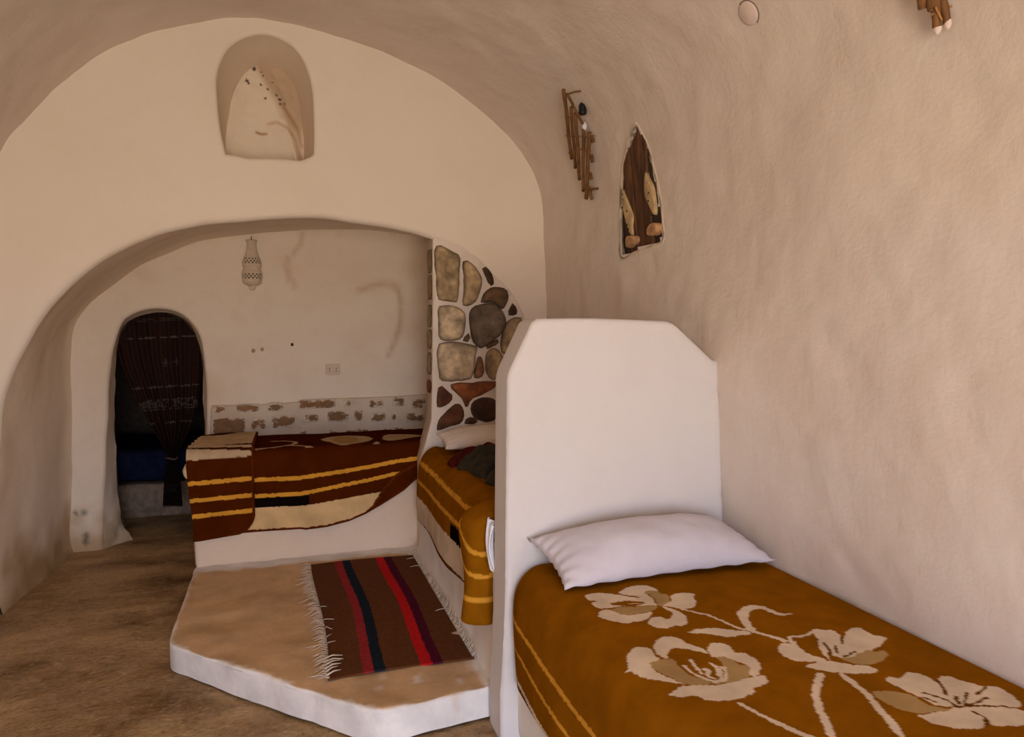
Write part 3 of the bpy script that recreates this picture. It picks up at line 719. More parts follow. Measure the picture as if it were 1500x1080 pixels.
for o2 in ((0, 0), (-.10, -1.02)):
    fill(white, CREAM, o2); fill(tan, TAN2, o2)
    fill([za([(205, 185), (330, 165), (450, 182), (380, 205), (260, 200)])], BR, o2)
    stroke([za([(330, 190), (420, 190), (520, 195)])], CREAM, .0025, o2)
    fill(big, CREAM, o2); fill(bigtan, TAN2, o2)
    stroke([za(p) for p in ([(715, 615), (740, 640), (830, 690), (900, 715), (980, 712), (1000, 690), (990, 620)], [(760, 575), (790, 620), (830, 665)], [(890, 595), (930, 620), (950, 680)], [(850, 640), (890, 640), (870, 680), (930, 700)], [(960, 620), (965, 700)])], CREAM, .0045, o2)
    fill(white3, CREAM, o2); fill(tan3, TAN2, o2); fill(white4, CREAM, o2); fill(tan4, TAN2, o2)
    stroke([zb(p) for p in ([(310, 195), (335, 230), (350, 262)], [(380, 210), (385, 250)], [(430, 272), (500, 240)], [(415, 150), (418, 195)],
      [(890, 490), (1000, 520), (1090, 570)], [(900, 520), (980, 550)], [(1090, 515), (1110, 560)], [(1160, 490), (1145, 570)], [(1290, 520), (1160, 570)], [(1270, 450), (1220, 500)], [(985, 405), (1020, 460), (1033, 500)], [(1090, 578), (1250, 572), (1400, 575)], [(1200, 610), (1270, 650), (1285, 690)])], dk, .0034, o2)
sidez = W[:, 2]+.004*vn(W, .012); side = (W[:, 0] < .85)
for z0, w in ((.475, .009), (.375, .008)):
    zz = z0-.055*(2.4-W[:, 1]); col[side & (np.abs(sidez-zz) < w)] = YEL
col[side & (sidez < .262)] = CREAM; col[side & (sidez < .245)] = BR*.6
o = sheet_obj('blanket', P, col)
tag(o, 'brown blanket with large cream flowers spread over the near bed', 'blanket')

# middle bed blanket
ZM = .772
path = [(1.60, .74), (1.57, .755), (1.5, ZM-.01)]+[(x, ZM-.006+.008*math.sin(x*6)) for x in np.linspace(1.4, .90, 7)]
path += [(.86, ZM-.004), (.825, ZM-.014), (.795, ZM-.04), (.772, ZM-.085), (.762, .6), (.757, .5), (.757, .42), (.762, .352)]
path = resample(catmull(path, 8), .006); ysn = np.arange(2.61, 4.165, .006)
P = np.zeros((len(path), len(ysn), 3)); P[..., 0] = path[:, :1]; P[..., 2] = path[:, 1:]; P[..., 1] = ysn
P[..., 2] += .010*fbm(P*[1, 1, 0], .3, 2)
drop = np.clip((ZM-.1-P[..., 2])/.3, 0, 1)
P[..., 0] += drop*.012*np.sin(P[..., 1]*7); P[..., 2] += drop*.012*np.sin(P[..., 1]*5+.7)
hd = np.clip((P[..., 1]-4.0)/.16, 0, 1); P[..., 0] += hd**2*.03*(P[..., 0] < .95); P[..., 2] -= hd**2*.01
W = P.reshape(-1, 3); col = np.tile(BR, (len(W), 1)); side = W[:, 0] < .9; z = W[:, 2]+.004*vn(W, .02)
for z0 in (.700, .597): col[side & (np.abs(z-z0) < .011)] = YEL
col[side & (z < .505)] = CREAM*.92; col[side & (z < .366)] = BR*.5
col[side & (z < .575) & (z > .505) & (W[:, 1] < 3.2) & (W[:, 1] > 2.92)] = BLK
mb = sheet_obj('blanket', P, col)
tag(mb, 'golden brown blanket with yellow side stripes on the bed by the stone partition', 'blanket')
# its near end bunched into a fold that hangs over the side
nz, nt = 70, 56; P = np.zeros((nz, nt, 3))
for i, s in enumerate(np.linspace(0, 1, nz)):
    z = .80-.475*s
    rx = .075+.008*math.sin(s*7); ry = .096-.03*max(0, s-.25)+.006*math.sin(s*5+1)
    cx = .80-.052*min(1, s/.2); cy = 2.69-.02*s
    if s < .12: k = math.sqrt(max(0.02, 1-(1-s/.12)**2)); rx *= k; ry *= k; cx += .03*(1-s/.12)
    if s > .96: k = math.sqrt(max(0, 1-((s-.96)/.04)**2))*.15+.85; rx *= k; ry *= k
    th = np.linspace(0, 2*math.pi, nt)
    P[i] = np.stack([cx+rx*np.cos(th)*(1+.06*np.sin(3*th+4*s)), cy+ry*np.sin(th)*(1+.05*np.sin(2*th+s*3)), np.full(nt, z)], 1)
W = P.reshape(-1, 3); col = np.tile(BR*1.05, (len(W), 1))
zz = W[:, 2]+.10*np.clip((W[:, 1]-2.70)/.12, -1, 1)*np.clip((W[:, 2]-.42)/.2, 0, 1)*-1
for z0, w in ((.70, .012), (.565, .012), (.43, .014)): col[np.abs(zz-z0) < w] = YEL
Fc = np.vstack([gfaces(nz, nt)]).tolist(); Fc.append(tuple(range((nz-1)*nt, nz*nt)))
obj('hanging_fold', W, Fc, 'blanket', mb, col=col)

# far bed: mattress, blanket, folded-back end
V, Fc = rbox((-.535, 4.36, .614), (1.45, 5.23, .712), .055, .04, .006, 5.)
tag(obj('mattress', V, Fc, 'foam'), 'cream mattress whose end shows beside the dark doorway', 'mattress')
def far_z(Y): return .778-.055*(Y-4.35)/.92
HEM = [(150, 1040), (600, 970), (1111, 930)]
hem = [(260+x/6.17, 625+y/6.17) for x, y in HEM]+[(400+x/6.25, 620+y/6.25) for x, y in ((300, 980), (500, 955), (700, 905), (850, 840), (1000, 750), (1200, 620), (1310, 520))]
hem = np.array([(on_y(x, y, 4.29)[0], on_y(x, y, 4.29)[2]) for x, y in hem]+[(.95, .56), (1.5, .56)])
f5 = lambda pts: np.array([(on_y(400+x/6.25, 620+y/6.25, 4.29)[0], on_y(400+x/6.25, 620+y/6.25, 4.29)[2]) for x, y in pts])
f4 = lambda pts: np.array([(on_y(260+x/6.17, 625+y/6.17, 4.285)[0], on_y(260+x/6.17, 625+y/6.17, 4.285)[2]) for x, y in pts])
S1 = np.vstack([f4([(0, 530), (720, 492), (1100, 472)]), f5([(280, 500), (620, 455), (900, 405), (1150, 355), (1340, 325)]), [(1.5, .70)]])
S2 = np.vstack([f4([(0, 675), (740, 637), (1100, 612)]), f5([(300, 640), (560, 590), (820, 540), (1000, 495), (1100, 470)]), [(1.5, .62)]])
S3 = np.vstack([f4([(0, 790), (700, 745), (1100, 720)]), f5([(310, 755), (700, 690), (1000, 630)]), [(1.5, .55)]])
CORNER = np.vstack([f5([(820, 862), (920, 770), (1010, 620), (1130, 480), (1330, 370)]), [(1.6, .64), (1.6, .3)], f5([(1310, 560), (1150, 690), (1000, 790)])])
def far_sheet(x0, x1, lift, hemf, step):
    xs = np.arange(x0, x1, step); NT, NF = 110, 120
    P = np.zeros((NT+12+NF, len(xs), 3))
    for j, x in enumerate(xs):
        tp = np.linspace(5.24, 4.385, NT); zt = far_z(tp)+lift
        r = .055+lift*.3; th = np.linspace(0, math.pi/2, 13)[1:]
        cy, cz = 4.385-0, zt[-1]-r
        ry = np.stack([cy-(r)*np.sin(th), cz+r*np.cos(th)], 1)
        y1, z1 = ry[-1]; zh = hemf(x)
        s = np.linspace(0, 1, NF+1)[1:]
        yy = y1+(4.302-lift-y1)*np.clip(s*2.5, 0, 1)-.012*lift*np.sin(s*3)
        fz = z1+(zh-z1)*s
        P[:, j, 0] = x; P[:, j, 1] = np.r_[tp, ry[:, 0], yy]; P[:, j, 2] = np.r_[zt, ry[:, 1], fz]
    return P
P = far_sheet(-.47, 1.42, 0, lambda x: float(np.interp(x, hem[:, 0], hem[:, 1])), .0075)
P[..., 2] += .006*fbm(P*[1, 1, 0], .3, 2)*np.clip((P[..., 1]-4.35)/.1, 0, 1)
P[..., 1] += -.006*np.sin(P[..., 0]*11)*np.clip((.7-P[..., 2])/.2, 0, 1)
W = P.reshape(-1, 3); col = np.tile(BR1, (len(W), 1)); fr = W[:, 1] < 4.36
Xz = W[:, [0, 2]]+.003*np.stack([vn(W, .015, 1.), vn(W, .015, 6.)], 1)
s3 = np.interp(Xz[:, 0], S3[:, 0], S3[:, 1]); he = np.interp(Xz[:, 0], hem[:, 0], hem[:, 1])
col[fr & (Xz[:, 1] < s3)] = CREAM*[.92, .76, .48]
for S in (S1, S2): col[fr & (np.abs(Xz[:, 1]-np.interp(Xz[:, 0], S[:, 0], S[:, 1])) < .0115)] = YEL
s2 = np.interp(Xz[:, 0], S2[:, 0], S2[:, 1])
col[fr & (Xz[:, 1] < s2-.013) & (Xz[:, 1] > s3) & (W[:, 0] < .155)] = BLK
inc = pip(Xz, CORNER); col[fr & inc] = BR1
dc = dist(Xz, CORNER[:5], False); col[fr & (dc < .008)] = BR1*1.6
col[fr & (Xz[:, 1] < he+.014)] = BR1*1.5
top = ~fr; Q = W[:, :2]+.004*np.stack([vn(W, .015, 3.), vn(W, .015, 8.)], 1)
tp = lambda pts: np.array([on_plane(400+x/6.25, 620+y/6.25, (0, 4.35, .781), (0, .0598, 1))[:2] for x, y in pts])
CR1 = CREAM*[.7, .62, .5]
fill([tp(p) for p in ([(440, 155), (520, 130), (640, 115), (760, 115), (910, 135), (830, 165), (720, 185), (600, 192), (520, 175)],
   [(70, 270), (150, 245), (240, 240), (330, 245), (465, 240), (350, 258), (310, 280), (240, 284), (160, 270)],
   [(520, 235), (620, 210), (760, 203), (870, 215), (820, 235), (720, 243), (620, 243)], [(1000, 130), (1070, 100), (1250, 92), (1370, 110), (1200, 140), (1060, 150)], [(920, 178), (950, 155), (975, 170), (945, 188)])], CR1)
fill([tp([(540, 155), (620, 125), (740, 130), (780, 150), (680, 185), (600, 180)])], TAN2)
stroke([tp(p) for p in ([(950, 185), (1150, 183)], [(0, 220), (150, 203), (400, 210)], [(0, 165), (100, 160), (190, 170), (200, 190), (120, 205)], [(-150, 230), (0, 218)])], CR1, .014)
fb = sheet_obj('blanket', P, col, thick=.007)
tag(fb, 'dark brown blanket with yellow stripes and cream lower band on the alcove bed', 'blanket')
# end folded back over itself
FH = f4([(150, 1042), (400, 1000), (560, 975), (640, 930), (690, 860), (705, 800)])
P = far_sheet(-.505, -.142, .022, lambda x: float(np.interp(x, FH[:, 0], FH[:, 1])), .006)
bul = np.clip((-.142-P[..., 0])/.02, 0, 1); P[..., 1] += .016*(1-bul)*(P[..., 1] < 4.36)
P[..., 2] += .010*np.sin(P[..., 1]*38+P[..., 0]*9)*np.clip((P[..., 1]-4.36)/.12, 0, 1)
frf = np.clip((.70-P[..., 2])/.3, 0, 1)*(P[..., 1] < 4.36)
P[..., 0] += frf*.03*np.clip((-.2-P[..., 0])/.3, 0, 1)       # the free edge leans in towards the hem
W = P.reshape(-1, 3); col = np.tile(BR1, (len(W), 1)); fr = W[:, 1] < 4.37
Xz = W[:, [0, 2]]+.003*np.stack([vn(W, .015, 1.), vn(W, .015, 6.)], 1)
T0 = f4([(75, 325), (670, 275)]); lim = np.interp(Xz[:, 0], T0[:, 0], T0[:, 1])
ton = ~fr | (Xz[:, 1] > lim)
streak = np.sin(W[:, 1]*44+W[:, 0]*7+1.3*vn(W*[.6, 2, 1], .12))
col[ton] = CREAM*[.72, .64, .52]; col[ton & (streak > .74)] = BR1*.7
for a_, b_ in (((95, 525), (690, 470)), ((110, 675), (690, 615)), ((130, 815), (690, 755))):
    S = f4([a_, b_]); col[fr & (np.abs(Xz[:, 1]-np.interp(Xz[:, 0], S[:, 0], S[:, 1])) < .012)] = YEL
col[(W[:, 0] > -.158)] = BR1*1.5
hh = np.interp(Xz[:, 0], FH[:, 0], FH[:, 1]); col[fr & (Xz[:, 1] < hh+.012) & (W[:, 0] > -.3)] = BR1*1.4
sheet_obj('folded_end', P, col, fb, .012)

# ---- pillows
def pillow(name, c, top, bot, mat, o=0.0, n=60):
    """corners: front-left, front-right, back-right, back-left"""
    c = np.array(c, float); u = np.linspace(-1, 1, n); U, Vv = np.meshgrid(u, u, indexing='ij')
    pin = .035
    a = (1+U)/2; b = (1+Vv)/2
    a = a+pin*(1-Vv**2)*-np.sign(U)*np.abs(U)**3*.8; b = b+pin*1.6*(1-U**2)*-np.sign(Vv)*np.abs(Vv)**3
    B = ((1-a)*(1-b))[..., None]*c[0]+(a*(1-b))[..., None]*c[1]+(a*b)[..., None]*c[2]+((1-a)*b)[..., None]*c[3]
    nn = np.cross(c[1]-c[0], c[3]-c[0]); nn /= np.linalg.norm(nn)
    t = ((1-np.abs(U)**2.6)*(1-np.abs(Vv)**2.4))**.62
    wr = 1+.10*fbm(B, .16, 3, o)
    ed = np.exp(-((1-np.maximum(np.abs(U), np.abs(Vv)))/.12))
    cr = .004*np.sin((U*Vv)*22+4*vn(B, .2, o))*ed
    Pt = B+nn*(top*t*wr+cr)[..., None]; Pb = B-nn*(bot*t)[..., None]+nn*cr[..., None]
    W = np.vstack([Pt.reshape(-1, 3), Pb.reshape(-1, 3)]); f = gfaces(n, n)
    Fc = np.vstack([f, f[:, ::-1]+n*n])
    key = np.round(W, 6); _, idx, inv = np.unique(key, axis=0, return_index=True, return_inverse=True)
    return obj(name, W[idx], inv.ravel()[Fc], mat)
tag(pillow('pillow', [(.845, 2.035, .665), (1.645, 2.03, .675), (1.575, 2.31, .765), (.825, 2.335, .742)], .10, .035, 'pillow', 1.), 'plump white pillow leaning on the tall white headboard', 'pillow')
tag(pillow('pillow', [(.885, 3.90, .795), (1.52, 3.88, .80), (1.52, 4.14, .86), (.885, 4.13, .850)], .075, .04, 'pillow_dim', 5.), 'pale pillow lying against the brown stone partition', 'pillow')

# ---- clothes left on the middle bed
def mound(cx, cy, rx, ry, h, z0, o=0.0, n=44, fold=.3, rot=0.0, pw=2.4):
    r = np.linspace(0, 1, n); th = np.arange(2*n)*math.pi/n
    Rr, Th = np.meshgrid(r, th, indexing='ij')
    wob_ = 1+.12*np.sin(3*Th+o)+.07*np.sin(5*Th+2*o)
    x, y = Rr*rx*wob_*np.cos(Th), Rr*ry*wob_*np.sin(Th)
    x, y = x*math.cos(rot)-y*math.sin(rot), x*math.sin(rot)+y*math.cos(rot)
    B = np.stack([cx+x, cy+y, 0*x], -1)
    z = h*(1-Rr**pw)**.55*(1+fold*fbm(B, .12, 3, o))+.012*np.abs(np.sin(14*(x+.6*y)/.35+3*vn(B, .15, o)))*(1-Rr**4)
    B[..., 2] = z0+z
    return B.reshape(-1, 3), gfaces(n, 2*n, True)
V, Fc = mound(1.12, 3.66, .30, .13, .075, ZM-.004, 2., rot=.1); V2, F2 = mound(.885, 3.56, .055, .06, .04, ZM-.004, 4., 20)
V, Fc = join([(V, Fc.tolist()), (V2, F2.tolist())])
tag(obj('shawl', V, Fc, 'shawl'), 'crumpled dark red wool cloth in front of the pale pillow', 'cloth')
jk = thing('jacket', 'rumpled olive grey jacket lying on the middle bed', 'jacket', (1.0, 3.2, ZM))
V, Fc = mound(1.07, 3.33, .235, .17, .115, ZM-.006, 7., fold=.25); obj('body', local(V, jk), Fc, 'jacket', jk)
V, Fc = mound(1.05, 3.10, .17, .085, .075, ZM-.006, 9., fold=.2, rot=.1); obj('sleeve', local(V, jk), Fc, 'jacket', jk)
V, Fc = mound(.985, 3.17, .075, .055, .100, ZM-.006, 3., 24, .1); obj('lining', local(V, jk), Fc, 'lining', jk)
a = np.linspace(.2, 2.6, 16); V, Fc = tube(np.stack([1.0-.035*np.cos(a)+.01, 3.105-.02*np.sin(a), ZM+.062+.022*np.sin(a)], 1), .0028, 6)
obj('zip', local(V, jk), Fc, 'steel', jk)
# white sheet corner tucked beside the headboard
gu, gv = np.meshgrid(np.linspace(0, 1, 20), np.linspace(0, 1, 34), indexing='ij')
P = np.stack([.757-.010*np.sin(gu*9+gv*4)-.012*np.sin(gv*3.1), 2.515+.06*gu, .745-.20*gv*(1-.25*gu)+.02*gu], -1)
o = obj('sheet', P.reshape(-1, 3), gfaces(20, 34), 'sheet'); md = o.modifiers.new('thickness', 'SOLIDIFY'); md.thickness = .006
tag(o, 'corner of a white sheet hanging behind the tall headboard', 'sheet')

# ================================================================== RUG
RX0, RX1, RY0, RY1 = .158, .742, 2.757, 4.15
rg = thing('rug', 'small brown flat-woven rug with red and navy stripes and pale fringes', 'rug', (.45, 3.45, PLAT))
us = np.linspace(0, 1, 170); vs = np.linspace(0, 1, 230); U, Vv = np.meshgrid(us, vs, indexing='ij')
P = np.zeros(U.shape+(3,))
P[..., 0] = RX0+(RX1-RX0)*U-.03*(1-Vv)*0+.012*np.sin(Vv*5)*(1-U)+.03*U*(1-Vv)*0
P[..., 1] = RY0+(RY1-RY0)*Vv+.012*np.sin(U*4)
P[..., 2] = PLAT+.010+.003*fbm(P, .25, 2)
W = P.reshape(-1, 3); u = U.ravel()+.012*np.sin(Vv.ravel()*7+1)+.004*vn(W, .03)
col = np.tile((.125, .045, .016), (len(W), 1))
for a, b_, c in ((.245, .315, (.30, .028, .03)), (.315, .395, (.012, .018, .028)), (.635, .715, (.50, .012, .014)), (.715, .79, (.075, .006, .022))):
    col[(u > a) & (u < b_)] = c
o = obj('weave', local(W, rg), gfaces(170, 230), 'flatweave', rg, col=col)
md = o.modifiers.new('thickness', 'SOLIDIFY'); md.thickness = .006; md.offset = -1
parts = []
for sd, xe in ((-1, RX0), (1, RX1)):
    for k in range(150):
        y = RY0+(RY1-RY0)*(k+RNG.random())/150
        L = RNG.uniform(.03, .06); 
        if RNG.random() < .05: L *= 1.7
        dx = sd*L; dy = RNG.normal(0, .018)
        if RNG.random() < .04: dx = -dx
        x_ = xe+.012*math.sin((y-RY0)/(RY1-RY0)*5)*(1 if sd < 0 else 0)
        zt = PLAT+.012
        pth = [(x_-sd*.006, y, zt), (x_+dx*.35, y+dy*.2+RNG.normal(0, .004), zt+(.006 if dx*sd > 0 else .004)), (x_+dx*.7, y+dy*.7, zt-.001 if dx*sd > 0 else zt+.003), (x_+dx, y+dy, zt-.005 if dx*sd > 0 else zt+.002)]
        if sd > 0: pth = [(min(p[0], .752), p[1], p[2]+max(0, p[0]-.75)*.8) for p in pth]
        parts.append(tube(pth, [.0022, .002, .0018, .001], 4))
for k in range(6):   # tangled tassel at the corner
    a = RNG.uniform(-.3, 1.2); y = RY0+.02+.03*k
    parts.append(tube([(RX0-.01, y, PLAT+.014), (RX0+.03*math.cos(a), y+.02*math.sin(a), PLAT+.024), (RX0+.07*math.cos(a), y+.05*math.sin(a), PLAT+.016)], [.004, .0035, .002], 5))
V, Fc = join(parts)
obj('fringe', local(V, rg), Fc, 'fringe', rg, kind='stuff')

# ================================================================== DOOR CURTAIN AND WHAT LIES BEHIND IT
YC = 5.56
ct = thing('door_curtain', 'dark brown woven curtain with thin white stripes gathered in the rounded doorway', 'curtain', (-.8, YC, 0))
cl = [(140+x/3.083, 440+y/3.083) for x, y in ((60, 30), (80, 150), (105, 260), (140, 350), (180, 440), (235, 550), (290, 640), (322, 705), (318, 760), (310, 840), (306, 930))]
cr = [(140+x/3.083, 440+y/3.083) for x, y in ((480, 30), (480, 150), (480, 260), (474, 350), (465, 440), (440, 550), (400, 640), (365, 705), (372, 760), (388, 840), (395, 930))]
NR, NC = 220, 150
CL = resample(catmull([on_y(x, y, YC)[[0, 2]] for x, y in cl], 6), n=NR); CRt = resample(catmull([on_y(x, y, YC)[[0, 2]] for x, y in cr], 6), n=NR)
s = np.linspace(0, 1, NC)[None, :, None]; P2 = CL[:, None]*(1-s)+CRt[:, None]*s
P = np.zeros((NR, NC, 3)); P[..., 0] = P2[..., 0]; P[..., 2] = P2[..., 1]
wd = (CRt-CL)[:, 0]; t = np.linspace(0, 1, NR)[:, None]; sv = np.linspace(0, 1, NC)[None, :]
amp = .012+.028*np.clip(1-wd/.6, 0, 1)[:, None]
P[..., 1] = YC+amp*np.sin(sv*2*math.pi*9+1.2*np.sin(t*4))+.006*np.sin(sv*40)
W = P.reshape(-1, 3); col = np.tile((.028, .0125, .0085), (len(W), 1))
zc = W[:, 2]+.02*np.clip((W[:, 0]+.78)/.25, -1, 1)*0
zt_ = lambda y: on_y(220, 440+y/3.083, YC)[2]
hum = vn(W*[1, 0, 1], .02)
xrel = (W[:, 0]+.78)/.25
for y, w, a in [(83, .002, .35), (92, .002, .35), (168, .0028, .8), (392, .0028, .7), (452, .002, .8), (462, .002, .8), (472, .002, .8), (482, .002, .7), (494, .002, .7), (556, .0028, .8), (845, .002, .5), (858, .002, .5), (868, .002, .5)]:
    zz = zt_(y)+.012*xrel
    mk = (np.abs(W[:, 2]-zz) < w+.0015) & (hum > -.35)
    col[mk] = np.array((.16, .12, .105))*a
def cross(px, py):
    p = on_y(140+px/3.083, 440+py/3.083, YC); return ((np.abs(W[:, 0]-p[0]) < .004) & (np.abs(W[:, 2]-p[2]) < .028)) | ((np.abs(W[:, 2]-p[2]) < .005) & (np.abs(W[:, 0]-p[0]) < .02))
for q in ((315, 283), (365, 277)): col[cross(*q)] = (.08, .05, .045)
p = on_y(140+340/3.083, 440+295/3.083, YC); col[(np.abs(W[:, 0]-p[0]) < .003) & (np.abs(W[:, 2]-p[2]) < .03)] = (.05, .03, .025)
obj('cloth', local(W, ct), gfaces(NR, NC), 'curtain', ct, col=col)
p = on_y(140+344/3.083, 440+712/3.083, YC); a = np.linspace(0, 2*math.pi, 24)
V, Fc = tube(np.stack([p[0]+.036*np.cos(a), YC+.04*np.sin(a), p[2]+.006*np.sin(a*2)], 1), .007, 6, False)
obj('tie_cord', local(V, ct), Fc, plain('tie_cord', (.09, .05, .04)), ct)
V, Fc = tube([(-1.25, YC, 1.63), (-.35, YC, 1.63)], .008, 8); obj('rod', local(V, ct), Fc, 'wood_dark', ct)

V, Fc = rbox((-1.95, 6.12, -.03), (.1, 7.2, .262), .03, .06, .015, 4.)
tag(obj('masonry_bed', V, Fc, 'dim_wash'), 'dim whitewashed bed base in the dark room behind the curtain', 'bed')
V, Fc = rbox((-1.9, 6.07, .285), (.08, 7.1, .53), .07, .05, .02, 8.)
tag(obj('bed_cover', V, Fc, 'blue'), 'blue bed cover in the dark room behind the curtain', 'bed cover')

# ================================================================== THINGS ON THE WALLS
# pierced wall lantern
lt = thing('wall_lantern', 'pale pierced ceramic lantern hanging on the alcove wall', 'lantern', (-.163, YB-.02, 1.74))
pr = [(0, .000), (.016, .004), (.020, .018), (.028, .03), (.052, .042), (.062, .06), (.066, .085), (.068, .108), (.064, .126), (.060, .134), (.056, .142), (.060, .160), (.063, .176), (.062, .196), (.056, .214), (.046, .236), (.038, .262), (.033, .29), (.031, .33), (.033, .345)]
pr = resample(catmull(pr, 6), n=90); seg = 64; th = np.arange(seg)*2*math.pi/seg
P = np.stack([pr[:, 0:1]*np.cos(th), pr[:, 0:1]*np.sin(th)*.75, pr[:, 1:]+0*th], -1)
f = gfaces(90, seg, True); zc = pr[f[:, 0]//seg, 1]; sg = f[:, 0] % seg
def pierced(z0, z1, rows_):
    k = np.floor((zc-z0)/(z1-z0)*rows_).astype(int); inb = (zc > z0) & (zc < z1)
    fz = ((zc-z0)/(z1-z0)*rows_) % 1
    return inb & (fz > .25) & (fz < .8) & (((sg//2)+(k % 2)) % 2 == 0)
kill = pierced(.072, .116, 3) | pierced(.178, .222, 3)
obj('shade', P.reshape(-1, 3), f[~kill], 'lantern', lt)
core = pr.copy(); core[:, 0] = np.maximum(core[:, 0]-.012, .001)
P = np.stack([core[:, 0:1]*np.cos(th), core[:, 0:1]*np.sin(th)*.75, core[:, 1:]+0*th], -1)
obj('inner_liner', P[8:70].reshape(-1, 3), gfaces(62, seg, True), plain('soot', (.10, .07, .045)), lt)  # dark liner added so the pierced holes read as shaded
for zz, rr in ((.132, .063), (.05, .059), (.342, .035)):
    a = np.linspace(0, 2*math.pi, 40); V, Fc = tube(np.stack([rr*np.cos(a), rr*.75*np.sin(a), np.full(40, zz)], 1), .004, 6, False); obj('rim', V, Fc, 'lantern', lt)
V, Fc = tube([(0, .015, .34), (0, .0, .36), (0, .004, .372)], .0035, 6); obj('hook', V, Fc, 'black', lt)

# double socket
p = (on_y(478, 534, YB-.01)+on_y(497, 549, YB-.01))/2
so = thing('wall_socket', 'cream double power socket on the alcove wall', 'socket', tuple(p))
V, Fc, d = slab(edge_round(np.array([(-.050, -.038), (.050, -.038), (.050, .038), (-.050, .038)]), 2, .006), lambda u, v, w: np.stack([u, .012-w, v], 1), .022, .003, .01)
obj('plate', V, Fc, 'plate', so)
for sx in (-.024, .024):
    a = np.linspace(0, 2*math.pi, 28); V, Fc = tube(np.stack([sx+.019*np.cos(a), np.full(28, -.010), .019*np.sin(a)], 1), .0022, 6, False); obj('ring', V, Fc, 'plate', so)
    for dz in (-.008, .008):
        V, Fc = tube([(sx, -.0125, dz), (sx, -.006, dz)], .0038, 8); obj('pin_hole', V, Fc, 'black', so)
# plugged nail holes
for x, y, r, c in ((371, 514, .012, 'ochre'), (384, 512, .011, 'ochre'), (428, 505, .010, 'wood_dark')):
    p = on_y(x, y, YB-.004); V, Fc = ball((p[0], p[1]+.004, p[2]), (r, .008, r*1.2), 7)
    tag(obj('wall_plug', V, Fc, c), {371: 'ochre filler plug in the alcove wall, the one toward the doorway', 384: 'ochre filler plug in the alcove wall, the one toward the socket', 428: 'dark nail hole in the alcove wall above the socket'}[x], 'plug')

# round junction-box cover on the vault
p, nr = on_vault(1097, 19)
jc = thing('junction_cover', 'round painted junction box cover on the vault above the near bed', 'cover', tuple(p))
zq = Vector(nr).to_track_quat('Z', 'Y').to_matrix(); Rm = np.array(zq)
pr = np.array([(.0005, .006), (.034, .006), (.038, .004), (.040, -.004), (.040, -.03)]); th = np.arange(40)*2*math.pi/40
P = np.stack([pr[:, :1]*np.cos(th), pr[:, :1]*np.sin(th), pr[:, 1:]+0*th], -1).reshape(-1, 3) @ Rm.T
obj('disc', P, gfaces(5, 40, True), 'cover', jc)
a = np.linspace(-1.2, 2.0, 40); P = np.stack([.0405*np.cos(a), .0415*np.sin(a), np.full(40, .002)], 1)
V, Fc = tube(P, .0016, 6); obj('seal', V @ Rm.T, Fc, plain('dirty_seal', (.2, .14, .12)), jc)  # dark arc standing in for the shadow in the gap round the cover

# old wooden shutter let into the right wall
shc = SH.mean(0); xs_, _ = wall_x(*shc)
ws2 = thing('wooden_shutter', 'old pointed wooden shutter of dark planks set in the right wall', 'shutter', (xs_, shc[0], shc[1]))
SHc = catmull(SH, 5, True)
outer = SHc+(SHc-shc)/np.linalg.norm(SHc-shc, axis=1)[:, None]*.040
def wx(p): return np.array([wall_x(a, b)[0] for a, b in p])
xo, xi = wx(outer), wx(SHc)
rings = []
for s in np.linspace(0, 1, 10):
    c2 = outer*(1-s)+(SHc)*s if s < .6 else outer*(1-.6-(s-.6)*.5)+SHc*(.6+(s-.6)*.5)
    dep = -.003+.030*max(0, (s-.3)/.7)**2.5
    xx = xo*(1-s)+xi*s
    rings.append(np.stack([xx+dep+(.006 if s == 0 else 0), c2[:, 0], c2[:, 1]], 1))
P = np.array(rings)
P = np.concatenate([P, P[:, :1]], 1)
Wd = P.reshape(-1, 3); rk_ = np.repeat(np.linspace(0, 1, P.shape[0]), P.shape[1])
soot_and_shade = np.clip((rk_-.35+.5*fbm(Wd, .05, 3))/.4, 0, 1)      # charred rim round the old wood
obj('surround', local(Wd, ws2), gfaces(*P.shape[:2]), 'marked', ws2, col=np.ones((len(Wd), 3))*(.93-.62*soot_and_shade)[:, None])
def clip_poly(poly, a, b):   # keep the part with a <= Y < b
    out = []
    for lim, keep in ((a, 1), (b, -1)):
        q = []; src = poly if lim is a else out
        for i in range(len(src)):
            p0, p1 = src[i], src[(i+1) % len(src)]
            i0, i1 = (p0[0]-lim)*keep >= 0, (p1[0]-lim)*keep >= 0
            if i0: q.append(p0)
            if i0 != i1: t_ = (lim-p0[0])/(p1[0]-p0[0]); q.append(p0+(p1-p0)*t_)
        out = q
    return np.array(out)
y0s, y1s = SHc[:, 0].min(), SHc[:, 0].max()
cuts = [y0s-.01, y0s+.075, y0s+.15, y0s+.225, y0s+.30, y1s+.01]
xw = lambda u, v: np.interp(v, [SHc[:, 1].min(), SHc[:, 1].max()], [wall_x(shc[0], SHc[:, 1].min())[0], wall_x(shc[0], SHc[:, 1].max())[0]])
grown = SHc+(SHc-shc)/np.linalg.norm(SHc-shc, axis=1)[:, None]*.012
for k in range(5):
    p = clip_poly(grown, cuts[k]+.0025, cuts[k+1]-.0025)
    if len(p) < 3: continue
    dp = [.012, .006, .012, .004, .014][k]
    V, Fc, d = slab(p, lambda u, v, w: np.stack([xw(u, v)+dp+.03-w, u, v], 1), .03, .004, .03, .004, k*3.)
    obj('plank', local(V, ws2), Fc, 'wood' if k in (1, 2, 3) else 'wood_dark', ws2, smooth=False)
def spx(pts): return np.array([on_x(895+x/5.144, 180+y/5.144, xs_-.006)[1:] for x, y in pts])
